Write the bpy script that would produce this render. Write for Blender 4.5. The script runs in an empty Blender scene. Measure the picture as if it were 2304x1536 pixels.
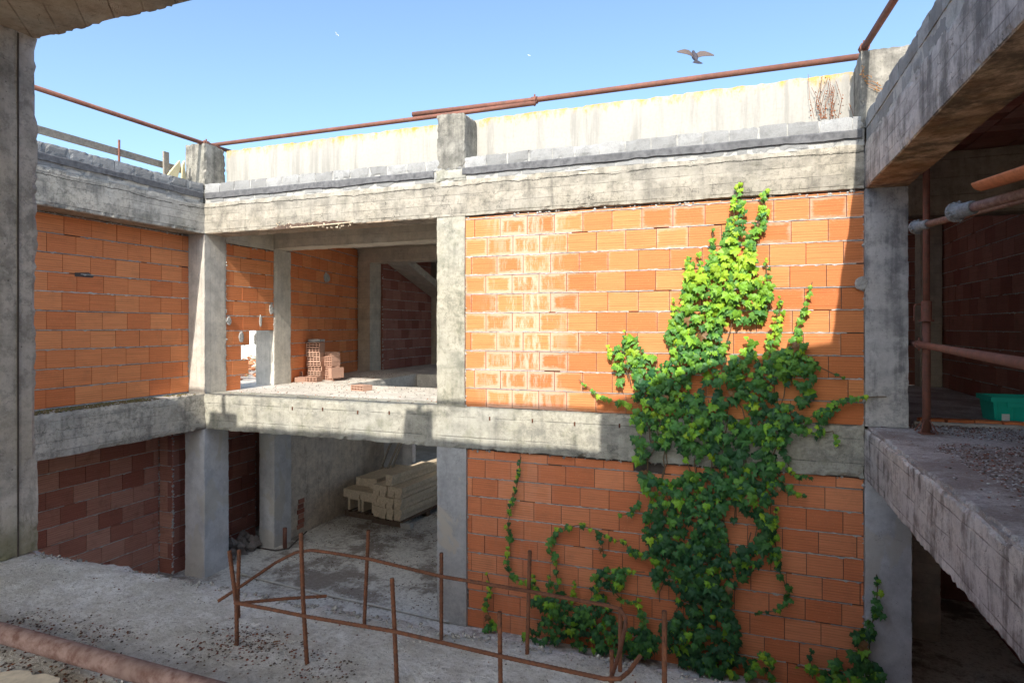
import bpy, bmesh, math, random
from mathutils import Vector, noise, Matrix
random.seed(7)
sc = bpy.context.scene
C = sc.collection
R = math.radians
# ------------------------------------------------------------------ camera, sky, sun
F = 1377.0                      # focal length in photo pixels (2304 wide)
TH = math.atan2(503, 1377)
CT, ST = math.cos(TH), math.sin(TH)
HOR = 735.0
cam = bpy.data.objects.new('camera', bpy.data.cameras.new('camera'))
C.objects.link(cam)
cam.location = (0, 0, 0)
cam.rotation_euler = (R(90), 0, TH)
cam.data.sensor_width = 36
cam.data.lens = 36 * F / 2304
cam.data.shift_y = -33 / 2304
cam.data.clip_start = 0.05
cam.data.clip_end = 2000
sc.camera = cam
SUN = Vector((0.10, -1.0, 0.75)).normalized()
w = bpy.data.worlds.new('World'); sc.world = w; w.use_nodes = True
nt = w.node_tree
bg = nt.nodes['Background']
sky = nt.nodes.new('ShaderNodeTexSky'); sky.sky_type = 'NISHITA'; sky.sun_disc = False
sky.sun_elevation = math.asin(SUN.z)
sky.sun_rotation = math.atan2(SUN.x, SUN.y)
sky.air_density = 1.0; sky.dust_density = 2.5; sky.ozone_density = 1.0
tn = nt.nodes.new('ShaderNodeMix'); tn.data_type = 'RGBA'; tn.blend_type = 'MULTIPLY'; tn.inputs[0].default_value = 1
tn.inputs[7].default_value = (.66, .74, .80, 1)
nt.links.new(sky.outputs[0], tn.inputs[6]); nt.links.new(tn.outputs[2], bg.inputs[0])
bg.inputs[1].default_value = 0.14
sl = bpy.data.lights.new('sun', 'SUN'); sl.energy = 2.2; sl.angle = R(0.53); sl.color = (1, 0.94, 0.84)
so = bpy.data.objects.new('sun', sl); C.objects.link(so)
so.location = (4, -20, 20)
so.rotation_euler = SUN.to_track_quat('Z', 'Y').to_euler()
sc.view_settings.view_transform = 'Standard'
sc.view_settings.look = 'None'
sc.view_settings.exposure = 1.55
sc.view_settings.gamma = 1
sc.render.engine = 'CYCLES'
sc.cycles.max_bounces = 8
sc.cycles.diffuse_bounces = 7

# ------------------------------------------------------------------ survey helpers: photo reading -> point on a known plane
def ray(px, py):
    u = px - 1152
    return Vector((-F * ST + u * CT, F * CT + u * ST, HOR - py))
def onY(px, py, Y): d = ray(px, py); return d * (Y / d.y)
def onX(px, py, X): d = ray(px, py); return d * (X / d.x)
def onZ(px, py, Z): d = ray(px, py); return d * (Z / d.z)

# levels (metres, eye level = 0)
G = -3.76      # courtyard ground and lower floor
FL = -1.0      # upper floor
LB = -1.525    # underside of lower beams
UB = 1.39      # underside of roof beams
UT = 1.84      # top of roof beams
BT = 2.13      # top of block course
PT = 2.73      # top of parapet
YA = 7.0       # facade plane
XL = -7.44     # left corner
XR = 1.22      # right corner

# ------------------------------------------------------------------ mesh builder
class MB:
    def __init__(s): s.v = []; s.f = []; s.c = []; s.uv = []; s.m = []
    def add(s, vs, fs, col=(0.5, 0.5, 0.5), mi=0, uvs=None):
        b = len(s.v); s.v += [tuple(p) for p in vs]
        for i, f in enumerate(fs):
            s.f.append(tuple(b + k for k in f)); s.c.append(col); s.m.append(mi)
            s.uv.append(uvs[i] if uvs else None)
    def frame_box(s, o, U, N, u0, u1, z0, z1, d0, d1, col=(0.5,)*3, mi=0):
        # box in a wall frame: o origin, U along the wall, N outward normal, depth d0 (front) .. d1 (back, negative)
        P = []
        for d in (d0, d1):
            for (u, z) in ((u0, z0), (u1, z0), (u1, z1), (u0, z1)):
                P.append(o + U * u + N * d + Vector((0, 0, z)))
        q = [(0, 0), (1, 0), (1, 1), (0, 1)]
        e = [(.5, .5)] * 4
        s.add(P, [(0, 1, 2, 3), (5, 4, 7, 6), (4, 0, 3, 7), (1, 5, 6, 2), (3, 2, 6, 7), (4, 5, 1, 0)], col, mi, [q, q, e, e, e, e])
    def box(s, x0, x1, y0, y1, z0, z1, col=(0.5,)*3, mi=0):
        s.frame_box(Vector((0, 0, 0)), Vector((1, 0, 0)), Vector((0, -1, 0)), x0, x1, z0, z1, -y0, -y1, col, mi)
    def tube(s, pts, r, seg=10, col=(0.5,)*3, ribs=0, cap=True, mi=0):
        pts = [Vector(p) for p in pts]
        if ribs:
            out = []
            for a, b in zip(pts[:-1], pts[1:]):
                n = max(1, int((b - a).length / ribs))
                for k in range(n): out.append(a.lerp(b, k / n))
            out.append(pts[-1]); pts = out
        n = len(pts); b0 = len(s.v); ring = []
        T0 = (pts[1] - pts[0]).normalized()
        ref = Vector((0, 0, 1)) if abs(T0.z) < 0.9 else Vector((1, 0, 0))
        A = T0.cross(ref).normalized()
        V = []; Fc = []
        for i, p in enumerate(pts):
            T = (pts[min(n - 1, i + 1)] - pts[max(0, i - 1)]).normalized()
            A = (A - T * A.dot(T)).normalized(); B = T.cross(A)
            rr = r if not isinstance(r, (list, tuple)) else r[i]
            if ribs: rr *= 1.13 if i % 2 else 1.0
            for k in range(seg):
                a = 2 * math.pi * k / seg
                V.append(p + A * (rr * math.cos(a)) + B * (rr * math.sin(a)))
        for i in range(n - 1):
            for k in range(seg):
                k2 = (k + 1) % seg
                Fc.append((i * seg + k, i * seg + k2, (i + 1) * seg + k2, (i + 1) * seg + k))
        if cap:
            Fc.append(tuple(range(seg))[::-1]); Fc.append(tuple((n - 1) * seg + k for k in range(seg)))
        s.add(V, Fc, col, mi)
    def rbox(s, x0, x1, y0, y1, z0, z1, step=.07, amp=.003, chip=.018, col=(0.5,)*3, mi=0, cap=140):
        nx = max(1, min(cap, round((x1 - x0) / step))); ny = max(1, min(cap, round((y1 - y0) / step))); nz = max(1, min(cap, round((z1 - z0) / step)))
        idx = {}; V = []; Fc = []
        def g(i, j, k):
            key = (i, j, k)
            if key in idx: return idx[key]
            p = Vector((x0 + (x1 - x0) * i / nx, y0 + (y1 - y0) * j / ny, z0 + (z1 - z0) * k / nz))
            ex = [(i == 0) - (i == nx), (j == 0) - (j == ny), (k == 0) - (k == nz)]
            e = sum(1 for q in ex if q)
            nn = .7 * noise.noise(p * 3.3) + .6 * noise.noise(p * 17.1) + .6 * noise.noise(p * 41.7)
            d = chip * max(0.0, nn + .25) * 1.2 if e >= 2 else 0
            q = p.copy()
            for a in range(3):
                if ex[a]: q[a] += ex[a] * (d + amp * noise.noise(p * 3.1 + Vector((a * 9, 0, 0))))
            if e == 1 and amp > 0:
                pass
            idx[key] = len(V); V.append(q); return idx[key]
        for i in range(nx):
            for j in range(ny):
                Fc.append((g(i, j, 0), g(i, j + 1, 0), g(i + 1, j + 1, 0), g(i + 1, j, 0)))
                Fc.append((g(i, j, nz), g(i + 1, j, nz), g(i + 1, j + 1, nz), g(i, j + 1, nz)))
        for i in range(nx):
            for k in range(nz):
                Fc.append((g(i, 0, k), g(i + 1, 0, k), g(i + 1, 0, k + 1), g(i, 0, k + 1)))
                Fc.append((g(i, ny, k), g(i, ny, k + 1), g(i + 1, ny, k + 1), g(i + 1, ny, k)))
        for j in range(ny):
            for k in range(nz):
                Fc.append((g(0, j, k), g(0, j, k + 1), g(0, j + 1, k + 1), g(0, j + 1, k)))
                Fc.append((g(nx, j, k), g(nx, j + 1, k), g(nx, j + 1, k + 1), g(nx, j, k + 1)))
        s.add(V, Fc, col, mi)
    def build(s, name, mats, parent=None, smooth=False):
        me = bpy.data.meshes.new(name)
        org = parent.matrix_world.translation.copy() if parent else Vector((0, 0, 0))
        if parent: org = WORLD[parent.name]
        me.from_pydata([(x - org.x, y - org.y, z - org.z) for x, y, z in s.v], [], s.f)
        if not isinstance(mats, (list, tuple)): mats = [mats]
        for m in mats: me.materials.append(m)
        ca = me.color_attributes.new('tint', 'FLOAT_COLOR', 'CORNER')
        uvl = me.uv_layers.new(name='UVMap')
        cols = []; uvs = []
        for f, c, u in zip(s.f, s.c, s.uv):
            for k in range(len(f)):
                cols += [c[0], c[1], c[2], 1]
                if u: uvs += [u[k][0], u[k][1]]
                else: uvs += [.5, .5]
        ca.data.foreach_set('color', cols); uvl.data.foreach_set('uv', uvs)
        me.polygons.foreach_set('material_index', s.m)
        if smooth: me.polygons.foreach_set('use_smooth', [True] * len(s.f))
        me.update()
        o = bpy.data.objects.new(name, me); C.objects.link(o)
        if parent: o.parent = parent
        return o
WORLD = {}
def thing(name, label, cat, loc, group=None):
    o = bpy.data.objects.new(name, None); C.objects.link(o); o.location = loc
    o.empty_display_size = .2
    o['label'] = label; o['category'] = cat
    if group: o['group'] = group
    WORLD[o.name] = Vector(loc)
    return o
def tag(o, label, cat, group=None, kind=None):
    if label: o['label'] = label
    if cat: o['category'] = cat
    if group: o['group'] = group
    if kind: o['kind'] = kind
    return o

# ------------------------------------------------------------------ materials
class NT:
    def __init__(s, name):
        s.m = bpy.data.materials.new(name); s.m.use_nodes = True
        s.t = s.m.node_tree; s.n = s.t.nodes; s.b = s.n['Principled BSDF']
        s.pos = s.n.new('ShaderNodeNewGeometry').outputs['Position']
    def l(s, a, b): s.t.links.new(a, b)
    def val(s, x, inp):
        if hasattr(x, 'is_linked') or isinstance(x, bpy.types.NodeSocket): s.l(x, inp)
        else: inp.default_value = x
    def math(s, op, a, b=0.0, c=None, clamp=False):
        n = s.n.new('ShaderNodeMath'); n.operation = op; n.use_clamp = clamp
        s.val(a, n.inputs[0]); s.val(b, n.inputs[1])
        if c is not None: s.val(c, n.inputs[2])
        return n.outputs[0]
    def map(s, scale, vec=None, loc=(0, 0, 0)):
        n = s.n.new('ShaderNodeMapping'); n.inputs['Scale'].default_value = scale; n.inputs['Location'].default_value = loc
        s.l(vec or s.pos, n.inputs[0]); return n.outputs[0]
    def noise(s, scale, detail=4, rough=.55, vec=None, dist=0.0):
        n = s.n.new('ShaderNodeTexNoise'); n.inputs['Scale'].default_value = scale; n.inputs['Detail'].default_value = detail
        n.inputs['Roughness'].default_value = rough; n.inputs['Distortion'].default_value = dist
        s.l(vec or s.pos, n.inputs['Vector']); return n.outputs['Fac']
    def voro(s, scale, feat='DISTANCE_TO_EDGE', vec=None, out='Distance'):
        n = s.n.new('ShaderNodeTexVoronoi'); n.feature = feat; n.inputs['Scale'].default_value = scale
        s.l(vec or s.pos, n.inputs['Vector']); return n.outputs[out]
    def ramp(s, x, a, b, lo=0.0, hi=1.0):
        n = s.n.new('ShaderNodeMapRange'); n.interpolation_type = 'SMOOTHSTEP'
        n.inputs['From Min'].default_value = a; n.inputs['From Max'].default_value = b
        n.inputs['To Min'].default_value = lo; n.inputs['To Max'].default_value = hi
        s.l(x, n.inputs['Value']); return n.outputs[0]
    def mix(s, f, a, b, mode='MIX'):
        n = s.n.new('ShaderNodeMix'); n.data_type = 'RGBA'; n.blend_type = mode; n.clamp_factor = True
        s.val(f, n.inputs[0])
        for x, i in ((a, 6), (b, 7)):
            if isinstance(x, (tuple, list)): n.inputs[i].default_value = (*x[:3], 1)
            else: s.l(x, n.inputs[i])
        return n.outputs[2]
    def sep(s, v=None):
        n = s.n.new('ShaderNodeSeparateXYZ'); s.l(v or s.pos, n.inputs[0]); return n.outputs
    def bump(s, h, strength=.4, dist=.01, prev=None):
        n = s.n.new('ShaderNodeBump'); n.inputs['Strength'].default_value = strength; n.inputs['Distance'].default_value = dist
        s.l(h, n.inputs['Height'])
        if prev: s.l(prev, n.inputs['Normal'])
        return n.outputs[0]
    def fin(s, col, rough=.9, bump=None, spec=.3, metal=0.0):
        s.val(col if not isinstance(col, (tuple, list)) else (*col[:3], 1), s.b.inputs['Base Color'])
        s.val(rough, s.b.inputs['Roughness']); s.b.inputs['Specular IOR Level'].default_value = spec
        s.b.inputs['Metallic'].default_value = metal
        if bump: s.l(bump, s.b.inputs['Normal'])
        return s.m

def concrete(name, base=(.42, .40, .36), dark=(.12, .115, .11), stain=.5, boards=.12, moss=0.0, cracks=.5, warm=0.0, grime_lo=.45, grime_hi=.75, vert=False, streak=.6, rust=0.0, patch=0.0, joint=None, foot=None):
    t = NT(name); x, y, z = t.sep()
    base = tuple(min(.72, b * 1.18) for b in base); dark = tuple(b * 1.3 for b in dark)
    big = t.noise(.9, 6, .6); mid = t.noise(5, 7, .65); fine = t.noise(55, 4, .7); grit = t.noise(220, 2, .6)
    st = t.noise(1.0, 6, .65, t.map((7, 7, .55)))
    c = t.mix(t.ramp(mid, .3, .7), base, tuple(b * .72 for b in base))
    c = t.mix(t.ramp(big, .35, .65, 0, .5), c, (base[0] * 1.12, base[1] * 1.06, base[2] * .95))
    g = t.math('ADD', t.math('MULTIPLY', mid, .45), t.math('MULTIPLY', st, .55))
    c = t.mix(t.math('MULTIPLY', t.ramp(g, grime_lo, grime_hi), stain), c, dark)
    pat = t.noise(2.1, 8, .72, t.map((1, 1, 1.8), loc=(3, 1, 5)))
    c = t.mix(t.math('MULTIPLY', t.ramp(pat, .50, .68), stain * streak), c, tuple(d * 1.3 for d in dark))
    c = t.mix(t.ramp(fine, .55, .75, 0, .35), c, dark)
    c = t.mix(t.ramp(fine, .25, .42, .3, 0), c, tuple(min(.8, b * 1.35) for b in base))
    sp = t.noise(16, 10, .82); sp2 = t.noise(1.0, 9, .8, t.map((14, 14, 3)))
    c = t.mix(t.ramp(t.math('ADD', t.math('MULTIPLY', sp, .7), t.math('MULTIPLY', big, .3)), .51, .58, 0, .5 * stain), c, dark)
    c = t.mix(t.ramp(sp2, .56, .64, 0, .45 * stain), c, dark)
    c = t.mix(t.ramp(sp, .36, .43, .35, 0), c, tuple(min(.8, b * 1.3) for b in base))
    hol = t.math('MULTIPLY', t.ramp(t.voro(34, 'F1'), .08, .16, 1, 0), t.ramp(t.noise(6, 3, .6), .5, .58))
    c = t.mix(t.math('MULTIPLY', hol, .7), c, (.05, .045, .04))
    h = t.math('ADD', t.math('MULTIPLY', fine, .5), t.math('MULTIPLY', grit, .3)); h = t.math('ADD', h, t.math('MULTIPLY', sp, 1.2))
    h = t.math('ADD', h, t.math('MULTIPLY', mid, 1.2))
    if boards:
        zz = t.math('ADD', z if not vert else x, t.math('MULTIPLY', t.noise(3, 3, .5), .018))
        if vert: zz = t.math('ADD', zz, y)
        fr = t.math('FRACT', t.math('DIVIDE', zz, boards))
        ln = t.math('MULTIPLY', t.ramp(t.math('ABSOLUTE', t.math('SUBTRACT', fr, .5)), .0, .05, 1, 0), t.ramp(t.noise(4, 4, .6), .35, .6))
        c = t.mix(t.math('MULTIPLY', ln, .6), c, dark)
        h = t.math('SUBTRACT', h, t.math('MULTIPLY', ln, 1.5))
        bt = t.n.new('ShaderNodeTexWhiteNoise'); bt.noise_dimensions = '1D'
        t.l(t.math('FLOOR', t.math('ADD', t.math('DIVIDE', zz, boards), .5)), bt.inputs['W'])
        c = t.mix(t.math('MULTIPLY', bt.outputs['Value'], .22), c, dark)
    if cracks:
        wv = t.n.new('ShaderNodeVectorMath'); wv.operation = 'ADD'
        ns = t.n.new('ShaderNodeTexNoise'); ns.inputs['Scale'].default_value = 5; ns.inputs['Detail'].default_value = 5; t.l(t.pos, ns.inputs['Vector'])
        sc_ = t.n.new('ShaderNodeVectorMath'); sc_.operation = 'SCALE'; sc_.inputs['Scale'].default_value = .9
        t.l(ns.outputs['Color'], sc_.inputs[0]); t.l(t.map((.8, .8, 3.2) if not vert else (1.5, 1.5, .8)), wv.inputs[0]); t.l(sc_.outputs[0], wv.inputs[1])
        ed = t.voro(1.7, vec=wv.outputs[0])
        ck = t.math('MULTIPLY', t.ramp(ed, .0, .010, 1, 0), t.ramp(t.noise(2.3, 3, .5, t.map((1, 1, 1), loc=(7, 7, 7))), .5, .6))
        c = t.mix(t.math('MULTIPLY', ck, cracks), c, (.03, .028, .025))
        h = t.math('SUBTRACT', h, t.math('MULTIPLY', ck, 2.5))
    if joint is not None:
        jn = t.math('ADD', t.math('MULTIPLY', t.noise(2.5, 3, .5), .10), t.math('MULTIPLY', t.noise(14, 6, .75), .045))
        jd = t.math('ABSOLUTE', t.math('SUBTRACT', z, t.math('ADD', jn, joint - .075)))
        jm = t.math('MULTIPLY', t.ramp(jd, .002, .007, 1, 0), t.ramp(t.noise(3, 3, .5), .33, .42))
        c = t.mix(t.math('MULTIPLY', jm, .85), c, (.03, .028, .025)); h = t.math('SUBTRACT', h, t.math('MULTIPLY', jm, 3.0))
    if foot is not None:
        fm = t.ramp(t.math('ADD', z, t.math('MULTIPLY', t.noise(6, 6, .7), .35)), foot + .12, foot + .42, 1, 0)
        c = t.mix(t.math('MULTIPLY', fm, .8), c, (.14, .14, .05))
    if moss:
        c = t.mix(t.math('MULTIPLY', t.ramp(t.noise(3.3, 6, .7), .48, .7), moss), c, (.11, .125, .045))
    if rust:
        c = t.mix(t.math('MULTIPLY', t.ramp(t.noise(1.6, 6, .6, t.map((1, 1, 1), loc=(2, 9, 4))), .42, .62), rust), c, (.36, .19, .085))
    if patch:
        c = t.mix(t.math('MULTIPLY', t.ramp(t.noise(2.2, 5, .5, t.map((1, 1, .6), loc=(5, 2, 1)), .5), .54, .58), patch), c, (.50, .46, .38))
    return t.fin(c, .93, t.bump(h, .55, .006), .2)

M = {}; FL0 = -1.0
M['conc_sun'] = concrete('pale board formed concrete', (.40, .37, .315), (.07, .067, .058), .95, .115, .10, .7, joint=1.77)
M['conc_beam_b'] = concrete('streaked grey concrete', (.50, .475, .425), (.08, .08, .075), .95, .115, .18, .7, joint=1.75)
M['conc_low'] = concrete('mottled grey concrete', (.40, .39, .34), (.10, .10, .09), .8, .25, .3, .35, streak=.8)
M['conc_col'] = concrete('smooth column concrete', (.53, .50, .45), (.2, .19, .175), .5, .09, .04, .2, vert=True, streak=.4)
M['conc_midcol'] = concrete('lichened column concrete', (.38, .365, .31), (.09, .095, .075), .9, 0, .22, .2, vert=True)
M['conc_blue'] = concrete('cool grey column concrete', (.50, .50, .51), (.25, .25, .26), .4, 0, 0, .1, vert=True, patch=.5, streak=.25)
M['conc_right'] = concrete('dark streaked concrete', (.52, .49, .47), (.10, .095, .09), .85, .13, .05, .8, grime_lo=.42, grime_hi=.62, streak=.7)
M['conc_rcol'] = concrete('stained corner column concrete', (.46, .455, .45), (.13, .13, .135), .85, 0, 0, .2, vert=True, grime_lo=.47, grime_hi=.62)
M['conc_ledge'] = concrete('drip stained ledge concrete', (.60, .565, .54), (.085, .065, .06), .75, .17, .05, .8, grime_lo=.47, grime_hi=.60, streak=.35)
M['soffit_rust'] = concrete('rust stained soffit concrete', (.62, .46, .32), (.05, .042, .035), .75, .13, .4, .2, rust=.5, vert=True, grime_lo=.40, grime_hi=.58)
M['conc_room'] = concrete('interior concrete', (.50, .46, .39), (.2, .18, .155), .45, .12, 0, .2)
M['soffit_front'] = concrete('brown grey soffit concrete', (.42, .36, .29), (.07, .058, .045), .9, .17, .15, .3, rust=.25, vert=True)
M['conc_near'] = concrete('near column concrete', (.50, .48, .46), (.10, .095, .085), .8, 0, .15, .2, vert=True, patch=.35, grime_lo=.42, grime_hi=.66, foot=FL0)
M['pillar'] = concrete('blackened pillar concrete', (.31, .30, .27), (.07, .068, .062), .95, 0, .10, .4, grime_lo=.38, grime_hi=.66)
M['dirty_wall'] = concrete('stained plaster', (.56, .50, .43), (.15, .125, .11), .6, 0, 0, .25, vert=True)

def plaster():
    t = NT('white parapet plaster'); x, y, z = t.sep()
    st = t.noise(1.0, 6, .7, t.map((6, 6, .5))); fine = t.noise(30, 5, .7); mid = t.noise(3.5, 6, .6)
    c = t.mix(t.ramp(fine, .4, .7, 0, .25), (.39, .375, .34), (.25, .235, .205))
    c = t.mix(t.ramp(st, .46, .66, 0, .8), c, (.26, .25, .23))
    top = t.ramp(t.math('ADD', z, t.math('MULTIPLY', t.noise(1.0, 6, .7, t.map((9, 9, 1.2))), .9)), PT + .05, PT + .65)
    c = t.mix(t.math('MULTIPLY', top, t.ramp(t.noise(12, 6, .8), .3, .7, .2, .9)), c, (.40, .38, .35))
    li = t.ramp(t.math('ADD', z, t.math('MULTIPLY', t.noise(1.0, 7, .8, t.map((7, 7, 3))), .75)), PT + .26, PT + .46)
    c = t.mix(t.math('MULTIPLY', li, t.ramp(t.noise(9, 4, .7), .35, .5)), c, (.46, .30, .05))
    return t.fin(c, .95, t.bump(fine, .3, .006), .1)
M['plaster'] = plaster()

def blockmat(name, base=(.34, .34, .335)):
    t = NT(name)
    a = t.n.new('ShaderNodeAttribute'); a.attribute_name = 'tint'
    sp = t.n.new('ShaderNodeSeparateColor'); t.l(a.outputs['Color'], sp.inputs[0])
    fine = t.noise(90, 4, .8); mid = t.noise(7, 6, .65)
    c = t.mix(sp.outputs[0], tuple(b * .75 for b in base), tuple(b * 1.15 for b in base))
    c = t.mix(t.ramp(mid, .45, .7, 0, .6), c, (.2, .2, .195))
    c = t.mix(t.ramp(fine, .5, .7, 0, .6), c, (.16, .16, .155))
    return t.fin(c, .96, t.bump(fine, .7, .01), .1)
M['block'] = blockmat('grey lightweight concrete block')
M['mortar'] = blockmat('mortar', (.50, .49, .46))
def simple(name, col, rough=.8, var=.35, scale=25, metal=0., spec=.3, col2=None):
    t = NT(name); n = t.noise(scale, 6, .7); n2 = t.noise(scale * .2, 4, .6)
    c = t.mix(t.ramp(n, .35, .7), col, col2 or tuple(k * (1 - var) for k in col))
    c = t.mix(t.ramp(n2, .4, .65, 0, .5), c, tuple(k * (1 - var * .8) for k in col))
    return t.fin(c, rough, t.bump(n, .25, .003), spec, metal)
M['bitumen'] = simple('bitumen strip', (.17, .17, .175), .8, .5, 14, col2=(.07, .07, .075))
M['void'] = simple('dark joint', (.10, .085, .075), .95)
M['rust'] = simple('rusty painted steel', (.25, .105, .075), .75, .5, 18, .15, .3, (.16, .085, .065))
M['rebar'] = simple('rusted rebar', (.17, .068, .038), .85, .5, 60, .1, .25, (.08, .042, .03))
M['pipe_floor'] = simple('chalky rusted pipe', (.30, .20, .175), .8, .5, 30, .1, .25, (.13, .06, .045))
M['wood'] = simple('weathered wood', (.33, .29, .24), .9, .4, 30)
M['cream'] = simple('cream foam', (.78, .66, .38), .8, .15, 20)
M['galv'] = simple('mortar splashed steel', (.30, .31, .32), .8, .5, 40, 0, .3)
M['tile'] = simple('terracotta tile', (.62, .22, .10), .8, .3, 20)
M['stone'] = simple('sandy cast lintel', (.70, .58, .42), .93, .4, 30, col2=(.46, .37, .27))
M['pallet'] = simple('dark pallet wood', (.16, .11, .08), .9, .4, 30)
M['green'] = simple('green plastic', (.01, .50, .37), .45, .15, 8, 0, .4)
M['white'] = simple('white patch', (.75, .75, .72), .7, .1, 10)
M['hose'] = simple('pale conduit', (.55, .54, .50), .6, .3, 20)

def brickmat(name, a=(.56, .20, .08), b=(.72, .32, .14), eff=0.0, dirt=.2, groove=.7):
    t = NT(name); x, y, z = t.sep()
    at = t.n.new('ShaderNodeAttribute'); at.attribute_name = 'tint'
    sp = t.n.new('ShaderNodeSeparateColor'); t.l(at.outputs['Color'], sp.inputs[0])
    r0, r1, r2 = sp.outputs
    uv = t.n.new('ShaderNodeUVMap'); uv.uv_map = 'UVMap'; u, v, _ = t.sep(uv.outputs[0])
    c = t.mix(r0, a, b)
    streak = t.noise(1.0, 6, .7, t.map((3, 3, 110)))
    c = t.mix(t.ramp(streak, .4, .65, 0, .35), c, tuple(k * .62 for k in a))
    fr = t.math('FRACT', t.math('ADD', t.math('MULTIPLY', v, 8.0), t.math('MULTIPLY', r1, 1.0)))
    gr = t.ramp(t.math('ABSOLUTE', t.math('SUBTRACT', fr, .5)), .0, .16, 1, 0)
    sel = t.n.new('ShaderNodeTexWhiteNoise'); sel.noise_dimensions = '2D'
    cb = t.n.new('ShaderNodeCombineXYZ'); t.l(t.math('FLOOR', t.math('MULTIPLY', v, 8.0)), cb.inputs[0]); t.l(r1, cb.inputs[1])
    t.l(cb.outputs[0], sel.inputs['Vector'])
    gr = t.math('MULTIPLY', gr, t.ramp(sel.outputs['Value'], .3, .8, .25, 1))
    c = t.mix(t.math('MULTIPLY', gr, groove), c, tuple(k * .45 for k in a))
    mid = t.noise(4, 6, .7)
    c = t.mix(t.ramp(mid, .5, .75, 0, dirt), c, (.16, .08, .05))
    fine = t.noise(70, 4, .7)
    c = t.mix(t.ramp(fine, .55, .75, 0, .3), c, tuple(min(.9, k * 1.5 + .05) for k in b))
    if eff:
        du = t.math('MINIMUM', u, t.math('SUBTRACT', 1.0, u)); dv = t.math('MINIMUM', v, t.math('SUBTRACT', 1.0, v))
        ed = t.math('MINIMUM', t.math('MULTIPLY', du, 1.5), dv)
        reg = t.math('MAXIMUM', t.ramp(t.math('ABSOLUTE', t.math('SUBTRACT', t.math('ADD', x, t.math('MULTIPLY', t.noise(1.2, 4, .6), .9)), -1.95)), .2, 1.0, 1, 0), t.math('MULTIPLY', t.ramp(z, -.2, 1.5), t.ramp(t.noise(1.3, 3, .5), .42, .62, 0, .55)))
        nn = t.noise(14, 7, .8, t.map((1, 1, 2.2)))
        e1 = t.ramp(t.math('ADD', t.math('ADD', t.math('MULTIPLY', nn, .42), t.math('MULTIPLY', ed, -.8)), t.math('MULTIPLY', t.math('ADD', r2, reg), .12)), .22, .36)
        core = t.math('MULTIPLY', t.ramp(t.math('ABSOLUTE', t.math('SUBTRACT', t.math('ADD', x, t.math('MULTIPLY', t.noise(1.2, 4, .6), .9)), -1.95)), .05, .62, 1, 0), t.ramp(t.noise(1.0, 7, .8, t.map((9, 9, 1.6), loc=(1, 2, 3))), .47, .60))
        e = t.math('MAXIMUM', t.math('MULTIPLY', e1, t.math('ADD', t.math('MULTIPLY', reg, .22), .16)), t.math('MULTIPLY', core, .45))
        c = t.mix(t.math('MULTIPLY', e, eff), c, (.86, .70, .60))
    splash = t.math('MULTIPLY', t.ramp(t.noise(9, 8, .8, t.map((1, 1, 1), loc=(4, 4, 4))), .66, .70), .5)
    c = t.mix(splash, c, (.6, .52, .45))
    h = t.math('SUBTRACT', t.math('MULTIPLY', fine, .3), gr)
    return t.fin(c, .85, t.bump(h, .35, .004), .25)
M['brick_sun'] = brickmat('sunlit hollow brick', (.58, .185, .065), (.72, .29, .11), 1.0, .12)
M['brick'] = brickmat('hollow brick', (.68, .205, .075), (.82, .32, .13), 0, .2)
M['brick_dark'] = brickmat('shade darkened brick', (.26, .095, .07), (.42, .20, .155), 0, .6)  # hollow brick again, with the dark rooms' shade put into its colour
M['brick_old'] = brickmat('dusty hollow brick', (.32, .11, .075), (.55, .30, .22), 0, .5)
M['brick_low'] = brickmat('lower hollow brick', (.68, .21, .085), (.82, .32, .15), .12, .2, .6)

def leafmat(name='ivy leaf'):
    t = NT(name)
    at = t.n.new('ShaderNodeAttribute'); at.attribute_name = 'tint'
    n = t.noise(40, 3, .6)
    c = t.mix(t.ramp(n, .4, .7, 0, .35), at.outputs['Color'], (.02, .05, .015))
    m = t.fin(c, .5, None, .35)
    tr = t.n.new('ShaderNodeBsdfTranslucent'); t.l(c, tr.inputs['Color'])
    mx = t.n.new('ShaderNodeMixShader'); mx.inputs[0].default_value = .22
    out = t.n['Material Output']
    t.l(t.b.outputs[0], mx.inputs[1]); t.l(tr.outputs[0], mx.inputs[2]); t.l(mx.outputs[0], out.inputs['Surface'])
    return m
M['leaf'] = leafmat()
M['stem'] = simple('ivy stem', (.20, .14, .08), .9)
def tintmat(name, rough=.9):
    t = NT(name)
    at = t.n.new('ShaderNodeAttribute'); at.attribute_name = 'tint'
    n = t.noise(60, 3, .6)
    return t.fin(t.mix(t.ramp(n, .4, .7, 0, .4), at.outputs['Color'], (.1, .08, .07)), rough, None, .2)
M['tint'] = tintmat('loose chips')
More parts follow.
